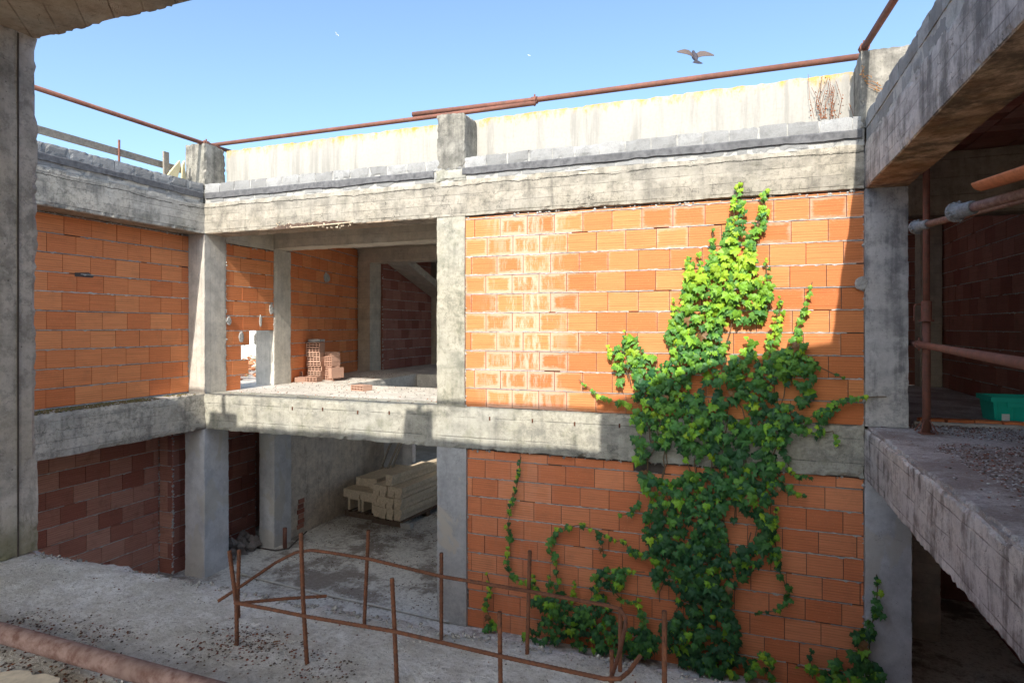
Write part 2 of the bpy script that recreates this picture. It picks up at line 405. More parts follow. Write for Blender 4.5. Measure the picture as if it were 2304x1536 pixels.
def groundmat(name, a, b, c3, sc1=1.6, thr=(.46, .56), grain=0):
    t = NT(name)
    n1 = t.noise(sc1, 9, .75); n2 = t.noise(22, 6, .8); n3 = t.noise(90, 3, .8)
    c = t.mix(t.ramp(n1, *thr), a, b)
    c = t.mix(t.ramp(n2, .48, .62, 0, .75), c, c3)
    c = t.mix(t.ramp(n3, .58, .7, 0, .7), c, tuple(k * .35 for k in c3))
    c = t.mix(t.ramp(n3, .28, .4, .6, 0), c, tuple(min(.8, k * 1.4) for k in a))
    if grain:
        n4 = t.noise(38, 6, .85, t.map((1, 1.6, 1))); n5 = t.voro(70, 'F1')
        c = t.mix(t.ramp(n4, .50, .62, 0, grain), c, tuple(k * .55 for k in c3))
        c = t.mix(t.ramp(n4, .34, .44, grain, 0), c, (.80, .79, .76))
        c = t.mix(t.math('MULTIPLY', t.ramp(n5, .10, .22, 1, 0), t.ramp(n2, .5, .6)), c, (.13, .10, .08))
        n2 = t.math('ADD', n2, n4)
    return t.fin(c, .95, t.bump(t.math('ADD', n2, t.math('MULTIPLY', n3, .5)), .8, .015), .15)
M['ground'] = groundmat('dusty lower floor', (.70, .68, .63), (.26, .225, .195), (.34, .31, .28), 1.1, (.47, .58))
M['floor_up'] = groundmat('dusty pale slab', (.72, .68, .61), (.58, .54, .48), (.46, .42, .37), 1.5)
M['slab_near'] = groundmat('rough weathered slab', (.78, .76, .73), (.50, .47, .41), (.50, .465, .41), 3.5, (.36, .66), .55)
M['slab_right'] = groundmat('gritty slab', (.64, .61, .59), (.36, .31, .285), (.38, .34, .32), 1.6, (.42, .58), .6)
M['earth'] = groundmat('earth', (.34, .31, .26), (.24, .21, .17), (.25, .22, .18), .5)

# ------------------------------------------------------------------ generic builders
def rough_thing(name, label, cat, dims, mat, step=.06, amp=.004, chip=.016, group=None, kind=None):
    m = MB(); m.rbox(*dims, step=step, amp=amp, chip=chip)
    o = m.build(name, mat); tag(o, label, cat, group, kind); return o

def brick_wall(name, label, o, U, N, L, z0, z1, mat, cat='brick wall', bl=.345, bh=.2345, phase=0.0, skip=None, sliver=True, seed=1, seam=True, ends=None):
    rnd = random.Random(seed)
    o = Vector(o); U = Vector(U).normalized(); N = Vector(N).normalized()
    root = thing(name, label, cat, o + Vector((0, 0, z0)))
    b = MB(); back = MB(); mo = MB()
    z = z0; row = 0
    while z < z1 - .012:
        h = min(bh, z1 - z)
        u = -rnd.uniform(.0, .06) - (bl / 2 if row % 2 else 0) - phase
        while u < L:
            ln = bl * rnd.uniform(.985, 1.015)
            a, c = max(0, u), min(L, u + ln)
            u += ln
            if c - a < .02: continue
            if skip and skip((a + c) / 2, z + h / 2): continue
            back.frame_box(o, U, N, a, c, z, z + h, -.016, -.11)
            if h < bh * .6 and rnd.random() < .10: continue
            j = rnd.uniform(-.003, .003); top = .008 + (rnd.uniform(0, .012) if h < bh else 0)
            col = (rnd.random(), rnd.random(), rnd.random())
            b.frame_box(o, U, N, a + .0035, c - .0035, z + .004 + rnd.uniform(0, .005), z + h - top + rnd.uniform(-.002, .003), j, -.014, col)
        # bed joint with squeezed mortar
        if row > 0 and seam:
            uu = 0.0; V = []; Q = []; k = 0; prev = False
            while uu < L:
                g = noise.noise(Vector((uu * 3.1, z * 17, seed))) > -.42
                if skip and (skip(uu, z - .05) or skip(uu, z + .05)): g = False
                hh = .003 + .005 * rnd.random() + (.008 if rnd.random() < .05 else 0); hl = .002 + .005 * rnd.random() + (.012 if rnd.random() < .04 else 0)
                pr = .0035 + .004 * rnd.random()
                V.append(o + U * uu + N * pr + Vector((0, 0, z + hh))); V.append(o + U * uu + N * pr + Vector((0, 0, z - hl)))
                if prev and g: Q.append((2 * k - 2, 2 * k - 1, 2 * k + 1, 2 * k))
                prev = g; k += 1; uu += .028
            mo.add(V, Q, (rnd.random(),) * 3)
        z += h; row += 1
    # lumps of mortar squeezed along the top and the ends
    for k in range(int(L * 14)):
        uu = rnd.uniform(0, L); 
        if skip and skip(uu, z1 - .02): continue
        lump(mo, o + U * uu + N * rnd.uniform(-.012, .002) + Vector((0, 0, z1 - rnd.uniform(0, .022))), rnd.uniform(.010, .024), rnd)
    for e in (0, L):
        for k in range(int((z1 - z0) * 16)):
            zz = rnd.uniform(z0, z1)
            if skip and skip(e, zz): continue
            lump(mo, o + U * (e + rnd.uniform(-.008, .008)) + N * rnd.uniform(-.012, .003) + Vector((0, 0, zz)), rnd.uniform(.008, .024), rnd)
    back.build('joint_backing', mat if mat in (M['brick_old'], M['brick_dark']) else M['void'], root); b.build('brickwork', mat, root); mo.build('mortar', M['mortar'], root)
    return root
OCT = [(1, 0, 0), (-1, 0, 0), (0, 1, 0), (0, -1, 0), (0, 0, 1), (0, 0, -1)]
OF = [(0, 2, 4), (2, 1, 4), (1, 3, 4), (3, 0, 4), (2, 0, 5), (1, 2, 5), (3, 1, 5), (0, 3, 5)]
def lump(mb, p, r, rnd, col=None, flat=1.0):
    a = rnd.uniform(0, 6.28); ca, sa = math.cos(a), math.sin(a)
    V = []
    for x, y, z in OCT:
        k = r * rnd.uniform(.6, 1.3)
        V.append(Vector(p) + Vector(((x * ca - y * sa) * k, (x * sa + y * ca) * k, z * k * flat)))
    mb.add(V, OF, col or (rnd.random(),) * 3)

# ------------------------------------------------------------------ ground and floors
m = MB(); m.add([(-400, -400, G - .02), (400, -400, G - .02), (400, 400, G - .02), (-400, 400, G - .02)], [(0, 1, 2, 3)])
tag(m.build('ground', M['earth']), None, None, kind='structure')
def grid_sheet(x0, x1, y0, y1, z, step, amp, freq=2.0):
    m = MB(); nx = int((x1 - x0) / step); ny = int((y1 - y0) / step); V = []; Q = []
    for j in range(ny + 1):
        for i in range(nx + 1):
            p = Vector((x0 + (x1 - x0) * i / nx, y0 + (y1 - y0) * j / ny, z))
            p.z += amp * (noise.noise(p * freq) + .5 * noise.noise(p * freq * 4) + .25 * noise.noise(p * freq * 13)); V.append(p)
    for j in range(ny):
        for i in range(nx):
            a = j * (nx + 1) + i; Q.append((a, a + 1, a + nx + 2, a + nx + 1))
    m.add(V, Q); return m
tag(grid_sheet(-12, 6, -5, 14, G + .004, .12, .010).build('lower_floor', M['ground'], smooth=True), None, None, kind='structure')

# upper slab behind the facade, with the stair opening
m = MB()
for d in ((-8.2, 1.22, 7.38, 8.97), (-8.2, -6.35, 8.972, 11.5), (-3.3, 1.22, 8.972, 11.5), (-8.2, -3.0, 11.502, 15.2)):
    m.rbox(d[0], d[1], d[2], d[3], FL - .34, FL, step=.09, amp=.006, chip=.02 if d[1] < 0 else .004, cap=110)
tag(m.build('upper_floor', [M['floor_up']]), None, None, kind='structure')

# ------------------------------------------------------------------ facade frame
def roof_beam(name, label, dims, mat, blocks, bit):
    root = thing(name, label, 'beam', (dims[0], dims[2], dims[4]))
    m = MB(); m.rbox(*dims, step=.05, amp=.006, chip=.016); m.build('concrete_beam', mat, root)
    b = MB(); mo = MB(); rnd = random.Random(len(name))
    axis, f0, f1, u0, u1 = blocks           # axis 'x' or 'y', face coordinate, back coordinate, run
    u = u0
    if axis == 'y' : lo, hi = min(f0, f1), max(f0, f1)
    else: lo, hi = min(f0, f1), max(f0, f1)
    def put(mb, a, c, z0, z1, inset=0, col=None, chip=.008, step=.045):
        if axis == 'x': mb.rbox(a, c, lo + inset, hi, z0, z1, step=step, amp=.004, chip=chip, col=col)
        elif f0 > f1: mb.rbox(lo, hi - inset, a, c, z0, z1, step=step, amp=.004, chip=chip, col=col)
        else: mb.rbox(lo + inset, hi, a, c, z0, z1, step=step, amp=.004, chip=chip, col=col)
    while u < u1 - .05:
        ln = min(.29 * rnd.uniform(.93, 1.06), u1 - u)
        t0 = rnd.uniform(-.006, .003)
        put(b, u + .003, u + ln - .003, 1.985, BT + t0, rnd.uniform(0, .003), (rnd.random(),) * 3, .012)
        u += ln
    u = u0 + .1
    while u < u1 - .05:
        ln = min(.29 * rnd.uniform(.9, 1.1), u1 - u)
        put(b, u + .005, u + ln - .005, UT + .006, UT + .128, rnd.uniform(.004, .014), (rnd.random() * .8,) * 3, .010)
        u += ln
    put(mo, u0, u1, UT - .01, BT - .016, .012, (.5,) * 3, .0, .3)
    b.build('block_course', M['block'], root); mo.build('mortar_bed', M['mortar'], root)
    s = MB()
    for a, c in bit:
        n = int((c - a) / .05); 
        for sgn in (0,):
            V = []; Q = []
            for i in range(n + 1):
                uu = a + (c - a) * i / n
                zt = 1.992 + .008 * noise.noise(Vector((uu * 4, 1, 0))) + .004 * noise.noise(Vector((uu * 15, 1, 0)))
                zb = 1.905 + .018 * noise.noise(Vector((uu * 1.7, 5, 0))) + .010 * noise.noise(Vector((uu * 9, 5, 0)))
                for q, off in ((zt, -.006), (zt - .012, -.014), (zb, -.014), (zb, .004)):
                    f = f0 + (off if (axis == 'x' or f0 < f1) else -off)
                    V.append((uu, f, q) if axis == 'x' else (f, uu, q))
            for i in range(n):
                for k in range(3): Q.append((4 * i + k, 4 * i + 4 + k, 4 * i + 5 + k, 4 * i + 1 + k))
            s.add(V, Q)
    s.build('bitumen_band', M['bitumen'], root)
    return root
ra = roof_beam('roof_beam', 'long sunlit board marked concrete beam across the middle, topped with grey blocks', (XL, XR, YA, 7.38, UB, UT), M['conc_sun'], ('x', YA + .004, 7.2, XL, XR), [(XL + .02, -3.62), (-3.22, XR - .02)])
rb = roof_beam('roof_beam', 'shorter receding concrete beam above the left brick wall, topped with grey blocks', (-7.84, XL, 1.9, 7.38, UB, UT), M['conc_beam_b'], ('y', XL - .004, -7.66, 1.9, 6.99), [(1.9, 6.97)])
rr = roof_beam('roof_beam', 'heavy dark streaked concrete beam at upper right with rusty underside', (XR, 1.60, .6, 7.38, UB, UT), M['conc_right'], ('y', XR + .004, 1.45, .6, 6.99), [])
# rust-brown underside skin of the right beam
m = MB(); m.rbox(XR + .012, 1.59, .62, 6.995, UB - .007, UB + .02, step=.08, amp=.003, chip=.004); m.build('soffit', M['soffit_rust'], rr)
m = MB(); m.rbox(-7.83, XL - .012, 1.92, 6.99, UB - .006, UB + .02, step=.1, amp=.002, chip=.004); m.build('soffit', M['soffit_front'], rb)
m = MB(); m.rbox(XL + .02, -3.6, YA + .012, 7.37, UB - .006, UB + .02, step=.1, amp=.002, chip=.004); m.build('soffit', M['soffit_front'], ra)
# spalled edge with exposed bar on the middle beam
rnd = random.Random(5)
m = MB(); V = []; Q = []; n = 46
for i in range(n + 1):
    px = 612 + (795 - 612) * i / n
    e = math.sin(math.pi * i / n) ** .35
    yb = 516 + (502 - 516) * i / n; yt = yb - e * (7 + 9 * abs(noise.noise(Vector((px * .05, 2, 0))))) 
    V += [onY(px, yb + 1, YA - .010), onY(px, yt, YA - .010), onY(px, yt - 1, YA + .004)]
for i in range(n): Q += [(3 * i, 3 * i + 3, 3 * i + 4, 3 * i + 1), (3 * i + 1, 3 * i + 4, 3 * i + 5, 3 * i + 2)]
m.add(V, Q); m.build('spalled_patch', simple('spall', (.18, .12, .09), .95, .6, 50, col2=(.05, .04, .035)), ra)
m = MB(); m.tube([onY(655, 512, YA - .018), onY(720, 507, YA - .016), onY(793, 500, YA - .018)], .008, 6)
for k in range(40): lump(m, onY(620 + 175 * rnd.random(), 513 - 12 * rnd.random(), YA - .008), rnd.uniform(.008, .02), rnd)
m.build('exposed_bar', M['stone'], ra)

def lower_beam(label, dims, mat, ties=()):
    root = thing('floor_beam', label, 'beam', (dims[0], dims[2], dims[4]))
    m = MB(); m.rbox(*dims, step=.05, amp=.007, chip=.02); m.build('concrete_beam', mat, root)
    for (px, py) in ties:
        p = onY(px, py, YA); m = MB(); m.box(p.x - .009, p.x + .009, YA - .006, YA + .01, p.z - .026, p.z + .022)
        m.box(p.x - .004, p.x + .004, YA - .012, YA + .01, p.z - .02, p.z + .012); m.build('tie_slot', M['rebar'], root)
    return root
lower_beam('long lower concrete beam half in sun, running behind the ivy', (XL, XR, YA, 7.40, LB, FL + .003), M['conc_low'],
    [(658, 918), (726, 920), (805, 927), (876, 928), (1102, 941), (1198, 946), (1293, 953), (1394, 957)])
lower_beam('mossy receding lower concrete beam under the left brick wall', (-8.4, XL, 1.9, 7.40, LB, FL), M['conc_beam_b'])

# ------------------------------------------------------------------ columns
def column(label, d, mat, step=.035, chip=.006, group=None):
    return rough_thing('concrete_column', label, 'column', d, mat, step, .005, chip, group)
column('upper concrete column in the left inner corner, half sunlit', (-7.80, XL - .003, YA + .003, 7.42, FL, UB), M['conc_col'])
column('lower bluish grey column in the left inner corner', (-7.83, XL - .003, YA + .003, 7.47, G, LB), M['conc_blue'])
column('mottled upper column between the open bay and the orange brick wall', (-3.58, -3.19, YA + .004, 7.38, FL, UB), M['conc_midcol'])
column('lower column with peeling patches left of the brick wall with ivy', (-3.58, -3.17, YA + .006, 7.38, G, LB), concrete('patched column', (.40, .405, .40), (.19, .19, .19), .75, 0, .0, .3, vert=True, patch=.9))
column('stained grey upper column at the right inner corner', (XR + .004, 1.60, YA - .003, 7.38, FL, UB), M['conc_rcol'])
column('shaded bluish lower column at the right inner corner', (XR + .004, 1.63, YA + .004, 7.40, G, LB), M['conc_blue'])
column('pale inner column beside the broken brick opening', (-7.84, XL, 8.47, 8.89, FL, 1.33), M['conc_col'])
column('back column of the upper room beside the dark stairs', (-8.05, -7.73, 11.84, 12.3, FL, 1.46), M['conc_room'])
column('lower inner column at the front of the stained plaster wall', (-7.66, -7.34, 8.36, 8.78, G, LB), M['conc_blue'])
column('slim concrete post at far end of upper stair room', (-7.75, -7.45, 14.7, 15.1, FL, 1.8), M['conc_room'])
m = MB(); m.rbox(-3.34, -2.94, 1.42, 1.85, FL, 1.29, step=.025, amp=.006, chip=.012)
m.build('near', M['conc_near']).name = 'concrete_column'
nc = [o for o in C.objects if o.name.startswith('concrete_column') and 'label' not in o][0]
tag(nc, 'near concrete column with a vertical groove at left edge of the view', 'column')
g = MB(); g.box(-2.941, -2.936, 1.764, 1.770, FL, 1.28); g.build('groove', M['void']).parent = nc
column('pale column deep in the dark right room', (2.88, 3.2, 11.9, 12.2, FL, 1.95), M['conc_room'])
column('dim column in the dark space below the right slab', (2.0, 2.3, 8.6, 8.9, G, LB), M['conc_room'])

# ------------------------------------------------------------------ brick walls
brick_wall('brick_wall', 'bright orange hollow brick wall beside the open bay, with the ivy climbing on it', (-3.19, YA + .03, 0), (1, 0, 0), (0, -1, 0), 4.41, FL, UB - .01, M['brick_sun'], seed=3, phase=.05)
brick_wall('brick_wall', 'lower shaded orange hollow brick wall behind the rebars and ivy', (-3.17, YA + .04, 0), (1, 0, 0), (0, -1, 0), 4.39, G, LB - .005, M['brick_low'], seed=4, phase=.1)
brick_wall('brick_wall', 'shaded orange hollow brick wall on the upper left side', (-7.75, 1.9, 0), (0, 1, 0), (1, 0, 0), 5.10, FL + .02, UB - .01, M['brick'], seed=5)
def hole(u, z): return (u > .40 and z < FL + 3 * .2345) or (u > .62 and z < FL + 4 * .2345)
brick_wall('brick_wall', 'narrow inner brick wall with a broken hole at its foot', (XL - .01, 7.42, 0), (0, 1, 0), (1, 0, 0), 1.05, FL, 1.30, M['brick'], seed=6, skip=hole)
brick_wall('brick_wall', 'inner brick wall behind the small pile of bricks', (-7.46, 8.89, 0), (-.59, 2.95, 0), (2.95, .59, 0), 3.0, FL, 1.76, M['brick'], seed=7)
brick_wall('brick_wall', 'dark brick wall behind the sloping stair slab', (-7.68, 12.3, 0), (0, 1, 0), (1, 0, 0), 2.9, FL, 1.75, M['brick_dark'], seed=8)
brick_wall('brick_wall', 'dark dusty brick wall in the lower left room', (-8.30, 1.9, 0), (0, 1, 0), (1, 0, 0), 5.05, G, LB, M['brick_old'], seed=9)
brick_wall('brick_wall', 'dark brick return beside the lower left column', (-8.30, 6.96, 0), (1, 0, 0), (0, -1, 0), .28, G, LB, M['brick_old'], seed=10, bl=1.2, phase=.25)
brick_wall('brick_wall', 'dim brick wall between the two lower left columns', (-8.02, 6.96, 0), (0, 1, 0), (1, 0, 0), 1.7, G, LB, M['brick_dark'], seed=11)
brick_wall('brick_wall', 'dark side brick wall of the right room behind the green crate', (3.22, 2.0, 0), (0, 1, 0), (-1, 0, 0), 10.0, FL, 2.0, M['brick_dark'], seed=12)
brick_wall('brick_wall', 'dark end brick wall of the right room', (1.3, 12.2, 0), (1, 0, 0), (0, -1, 0), 1.9, FL, 2.0, M['brick_dark'], seed=13)
def wall(label, d, mat, name='concrete_wall', cat='wall'): return rough_thing(name, label, cat, d, mat, .25, .004, .006)
wall('added light blocking wall behind the dark lower left brickwork', (-8.7, -8.46, 1.9, 12.0, G, LB), M['brick_old'])  # these outer walls are added to stop light leaking through wall gaps
wall('added light blocking wall behind the upper back rooms', (-8.5, -8.3, 10.9, 15.4, FL, 1.76), M['brick_old'])
wall('added light blocking wall behind the right room', (3.36, 3.5, 1.0, 12.5, FL, 2.0), M['brick_old'])
wall('added light blocking end wall behind the right room', (1.2, 3.5, 12.35, 12.5, FL, 2.0), M['brick_old'])
# ------------------------------------------------------------------ mortar dabs and chips on the walls
def dab(parent, p, U, N, rx, rz, mat, thick=.012, name='mortar_dab', seed=0):
    rn = random.Random(seed); m = MB(); U = Vector(U).normalized(); N = Vector(N).normalized(); n = 22; V = []
    for q, off in ((1.0, .001), (.82, thick), (.4, thick * 1.1)):
        for i in range(n):
            a_ = 2 * math.pi * i / n; k = q * (1 + .18 * noise.noise(Vector((math.cos(a_) * 1.5, math.sin(a_) * 1.5, seed))) + rn.uniform(-.07, .07))
            V.append(p + U * (rx * k * math.cos(a_)) + Vector((0, 0, rz * k * math.sin(a_))) + N * (off * rn.uniform(.7, 1.2)))
    V.append(p + N * thick); Q = []
    for j in range(2):
        for i in range(n): Q.append((j * n + i, j * n + (i + 1) % n, (j + 1) * n + (i + 1) % n, (j + 1) * n + i))
    for i in range(n): Q.append((2 * n + i, 2 * n + (i + 1) % n, 3 * n))
    m.add(V, Q); return m.build(name, M[mat], parent)
def find(lbl): return [o for o in C.objects if o.get('label', '').startswith(lbl)][0]
wl = find('narrow inner brick wall'); xw = XL - .008
for i, (px, py, a_, b_) in enumerate([(543, 758, .055, .085), (515, 722, .05, .07), (586, 722, .03, .10), (574, 762, .04, .09), (610, 695, .05, .10)]):
    dab(wl, onX(px, py, xw), (0, 1, 0), (1, 0, 0), a_, b_, 'mortar', seed=i)
w2 = find('inner brick wall behind'); Nv = Vector((2.95, .59, 0)).normalized(); Uv = Vector((-.59, 2.95, 0)).normalized()
d_ = ray(735, 625); t_ = (Vector((-7.46, 8.89, 0)).dot(Nv) + .004) / d_.dot(Nv); dab(w2, d_ * t_, Uv, Nv, .14, .10, 'mortar', .006, 'pale_brick', 9)
wb = find('shaded orange hollow'); m = MB()
A_ = [onX(*q, -7.747) for q in ((168, 613), (200, 613), (212, 622), (208, 625), (168, 622))]
m.add(A_, [(0, 1, 2, 3, 4)]); m.build('notch_shade', M['void'], wb)  # flat dark patch; the chipped hollow's shade is put into its colour
cr_ = find('stained grey upper column')
dd = dab(None, onY(1938, 637, YA + .004), (1, 0, 0), (0, -1, 0), .06, .07, 'mortar', seed=12); wbr = find('bright orange hollow'); dd.parent = wbr; dd.location = -Vector(WORLD[wbr.name])
# plain rear walls that close the building (mostly out of sight)
wall('end wall closing the upper rooms behind the stairs', (-8.0, -3.5, 15.2, 15.35, FL, 1.8), M['brick_old'])
wall('partition wall at right end of the upper rooms', (1.22, 1.36, 7.4, 12.3, G, 2.0), M['dirty_wall'])
m = MB(); m.rbox(-7.60, -7.40, 8.78, 11.9, G, LB, step=.1, amp=.008, chip=.01)
pw = thing('plaster_wall', 'stained plaster wall behind the stacked lintels', 'wall', (-7.5, 8.78, G)); m.build('plaster', M['dirty_wall'], pw)
m = MB()
for k in range(6):
    z = G + .12 + k * .09; m.box(-7.405, -7.388 + .004 * (k % 2), 9.0 + .02 * (k % 3), 9.17 + .015 * (k % 2), z, z + .075, (random.random(),) * 3)
m.build('broken_brick_patch', M['brick_old'], pw)
m = MB()   # back wall of the lower room with the bright window gap
m.rbox(-7.6, -6.68, 11.9, 12.05, G, LB, step=.15); m.rbox(-6.68, -3.5, 11.9, 12.05, G, G + .66, step=.15); m.rbox(-3.5, -3.1, 11.9, 12.05, G, LB, step=.2)
tag(m.build('concrete_wall', concrete('bluish rear wall', (.42, .42, .43), (.2, .2, .21), .6, 0, 0, .2, vert=True)), 'grey rear wall of the lower room with a bright window gap', 'wall')
tag((lambda q: (q.rbox(-14, 4, 17.6, 17.8, G, -1.4, step=.4), q)[1])(MB()).build('garden_wall', M['white']), 'white wall seen through the gap behind the stacked lintels', 'wall')
wall('dark end wall below the right slab', (1.4, 6, 10.0, 10.15, G, LB), M['brick_dark'])
wall('side wall below the right slab', (3.0, 3.15, -5, 11, G, LB), M['brick_dark'])

# ------------------------------------------------------------------ inner beams and ceilings
def rt(name, label, cat, d, mat, kind=None): return rough_thing(name, label, cat, d, mat, .08, .004, .012, None, kind)
rt('ceiling_beam', 'nearer concrete beam spanning the ceiling of the open upper room', 'beam', (XL - .3, 1.2, 8.47, 8.85, 1.34, 1.78), M['conc_room'])
rt('ceiling_beam', 'farther concrete beam at back of the open upper room', 'beam', (-8.05, 1.2, 11.84, 12.2, 1.44, 1.78), M['conc_room'])
rt('ceiling_beam', 'short ragged concrete beam above the narrow inner brick wall', 'beam', (-7.80, XL + .004, 7.40, 8.46, 1.30, 1.78), M['conc_room'])
rt('roof_slab', None, None, (-8.9, 1.2, 7.57, 12.3, 1.76, 1.96), M['conc_room'], 'structure')
rt('roof_slab', None, None, (-8.9, -3.0, 12.31, 15.4, 1.76, 1.96), M['conc_room'], 'structure')
# sloping stair slab
st = MB(); V = []
for x in (-7.66, -7.15):
    V += [(x, 12.2, 1.56), (x, 15.2, .62), (x, 15.2, .80), (x, 12.2, 1.74)]
st.add(V, [(0, 1, 2, 3), (7, 6, 5, 4), (0, 4, 5, 1), (3, 2, 6, 7), (0, 3, 7, 4), (1, 5, 6, 2)])
tag(st.build('stair_slab', M['conc_room']), 'sloping concrete stair slab in dark back of the upper room', 'stairs')

# right wing: floor, ceiling, beam
m = MB(); m.rbox(1.61, 3.9, -1.5, 12.3, FL - .22, FL - .002, step=.12, amp=.008, chip=.01)
tag(m.build('right_floor', M['slab_right']), None, None, kind='structure')
fb = thing('floor_beam', 'diagonal weathered concrete beam edge under the gravel strewn right slab', 'beam', (XR, .6, LB))
m = MB(); m.rbox(XR, 1.62, .4, 7.38, LB, FL - .03, step=.025, amp=.012, chip=.018, cap=300); m.build('concrete_beam', M['conc_ledge'], fb)
m = MB(); m.rbox(XR + .022, 1.63, .4, 7.0, FL - .06, FL + .004, step=.025, amp=.012, chip=.03, cap=300); m.build('screed_edge', M['slab_right'], fb)
brick_ceiling = MB()
rnd = random.Random(3)
yy = -1.0
while yy < 12.2:
    xx = 1.6
    while xx < 3.3:
        brick_ceiling.box(xx + .004, xx + .40, yy + .004, yy + .2, 2.0 + rnd.uniform(0, .006), 2.05, (rnd.random(), rnd.random(), rnd.random())); xx += .41
    yy += .21
brick_ceiling.box(1.6, 3.4, -1, 12.3, 2.052, 2.12)
tag(brick_ceiling.build('right_ceiling', M['brick_old']), None, None, kind='structure')
rt('ceiling_beam', 'board formed concrete beam across the ceiling of the right room', 'beam', (1.61, 3.2, 8.2, 8.5, 1.27, 1.99), concrete('damp board beam', (.42, .35, .26), (.10, .08, .06), .6, .2, .1, .3))
m = MB(); 
for k in range(6):
    m.rbox(1.78 + k * .24, 2.01 + k * .24, 7.36, 7.48, FL, FL + .06, step=.05, amp=.004, chip=.01, col=(rnd.random(), rnd.random(), rnd.random()))
cb = thing('brick_kerb', 'low kerb of orange bricks on the right slab in front of the green crate', 'kerb', (1.75, 7.36, FL)); m.build('bricks', M['brick'], cb)
m = MB(); m.rbox(1.72, 3.2, 7.30, 7.355, FL - .002, FL + .035, step=.05, amp=.005, chip=.01); m.build('mortar_bed', M['mortar'], cb)

# near side: slab underfoot, slab overhead, closing walls, roof parapet that shades the courtyard
def near_slab():
    m = MB(); x0, x1, y0, y1 = -6.0, 1.19, -.3, 1.86; st = .022
    nx = int((x1 - x0) / .03); V = []; Q = []
    ys = []; y = y0
    while y < .7: ys.append(y); y += .08
    while y < y1: ys.append(y); y += st
    ys.append(y1)
    ny = len(ys) - 1
    for j, y in enumerate(ys):
        for i in range(nx + 1):
            x = x0 + (x1 - x0) * i / nx
            p = Vector((x, y, 0)); edge = max(0, (y - (y1 - .12)) / .12)
            z = FL + .010 * noise.noise(p * 3) + .006 * noise.noise(p * 11) + .006 * noise.noise(p * 30)
            yo = 0
            if j >= ny - 2: yo = .022 * noise.noise(Vector((x * 5, 3, 0))) + .014 * noise.noise(Vector((x * 21, 3, 0))) + .008 * noise.noise(Vector((x * 60, 3, 0)))
            z -= edge ** 3 * (.018 + .014 * noise.noise(p * 14))
            V.append((x, y + yo, z))
    for j in range(ny):
        for i in range(nx):
            a = j * (nx + 1) + i; Q.append((a, a + 1, a + nx + 2, a + nx + 1))
    b = len(V); last = V[-(nx + 1):]
    for p in last: V.append((p[0], p[1] - .01, FL - .5))
    for i in range(nx):
        a = (ny) * (nx + 1) + i; Q.append((a, a + 1, b + i + 1, b + i))
    m.add(V, Q)
    m.box(x0, x1, -3.6, -.3, FL - .3, FL - .004); m.box(x0, x1, -.3, 1.82, FL - .5, FL - .06)
    return m
tag(near_slab().build('near_floor', M['slab_near'], smooth=True), None, None, kind='structure')
m = MB(); m.rbox(-3.6, -1.0, 1.40, 1.85, 1.29, 1.84, step=.011, amp=.006, chip=.020, cap=260); m.rbox(-8.4, -3.603, 1.40, 1.85, 1.29, 1.84, step=.05); m.rbox(-.997, 1.2, 1.40, 1.85, 1.29, 1.84, step=.05)
tag(m.build('edge_beam', M['soffit_front']), 'ragged edged concrete beam overhead at top left corner', 'beam')
m = MB(); m.rbox(-8.4, 4.0, -2.5, 1.39, 1.30, 1.84, step=.4); m.box(1.2, 4.0, 1.39, 1.84, 1.40, 1.84)
tag(m.build('near_ceiling', M['white']), None, None, kind='structure')  # unseen; ends early and is white so sun bounces onto the near slab
wall('rear wall behind the viewer', (1.6, 4.0, -3.5, -3.3, G, 1.3), M['white'])
wall('added partition keeping light out of the right room', (2.0, 2.15, -3.3, .3, FL, 1.3), M['white'])  # unseen, added so the right room stays dark; white for bounce
wall('left wall of the near rooms', (-8.55, -8.4, -3.4, 1.9, G, 1.84), M['white'])  # unseen near walls are painted white to bounce light inward
wall('wall of the lower near room', (-8.4, 3.6, .9, 1.05, G, FL - .5), M['dirty_wall'])
wall('right wall of the near rooms', (3.75, 4.0, -3.4, 2.0, G, 1.84), M['white'])
# parapet, pillars and rail on the near roof
tag((lambda q: (q.rbox(-8.4, 1.2, 1.30, 1.45, 1.84, PT + .01, step=.15, amp=.01, chip=.02), q)[1])(MB()).build('parapet_wall', M['plaster']), 'near parapet overhead, out of the frame', 'wall')
def roof_pillar(label, d):
    m = MB(); m.rbox(*d, step=.04, amp=.006, chip=.02); return tag(m.build('roof_pillar', M['pillar']), label, 'pillar')
roof_pillar('near roof pillar above the viewer, out of the frame', (-3.52, -3.12, 1.45, 1.85, 1.84, 2.80))
roof_pillar('near roof stub pillar at the left, out of the frame', (-6.82, -6.30, 1.45, 1.85, 1.84, 2.62))
m = MB(); m.tube([(-8.4, 1.75, 2.98), (1.2, 1.75, 2.98)], .035); tag(m.build('scaffold_tube', M['rust']), 'rail tube on the near roof, out of the frame', 'tube')
for xp, zp, wd in ((-6.55, 2.6, 'left'), (-3.3, 2.78, 'middle')):
    m = MB(); m.tube([(xp, 1.75, zp), (xp, 1.75, 2.98)], .04); tag(m.build('rail_post', M['rust']), 'short %s post of the near roof rail, out of the frame' % wd, 'post')
m = MB(); m.add([(-.93, 1.5, 1.84), (3.2, 1.5, 1.84), (3.2, 1.5, 4.1), (.9, 1.5, 3.62), (-.93, 1.5, 3.0), (-.93, 1.84, 1.84), (3.2, 1.84, 1.84), (3.2, 1.84, 4.1), (.9, 1.84, 3.62), (-.93, 1.84, 3.0)],
      [(0, 1, 2, 3, 4), (9, 8, 7, 6, 5), (0, 5, 6, 1), (1, 6, 7, 2), (2, 7, 8, 3), (3, 8, 9, 4), (4, 9, 5, 0)])
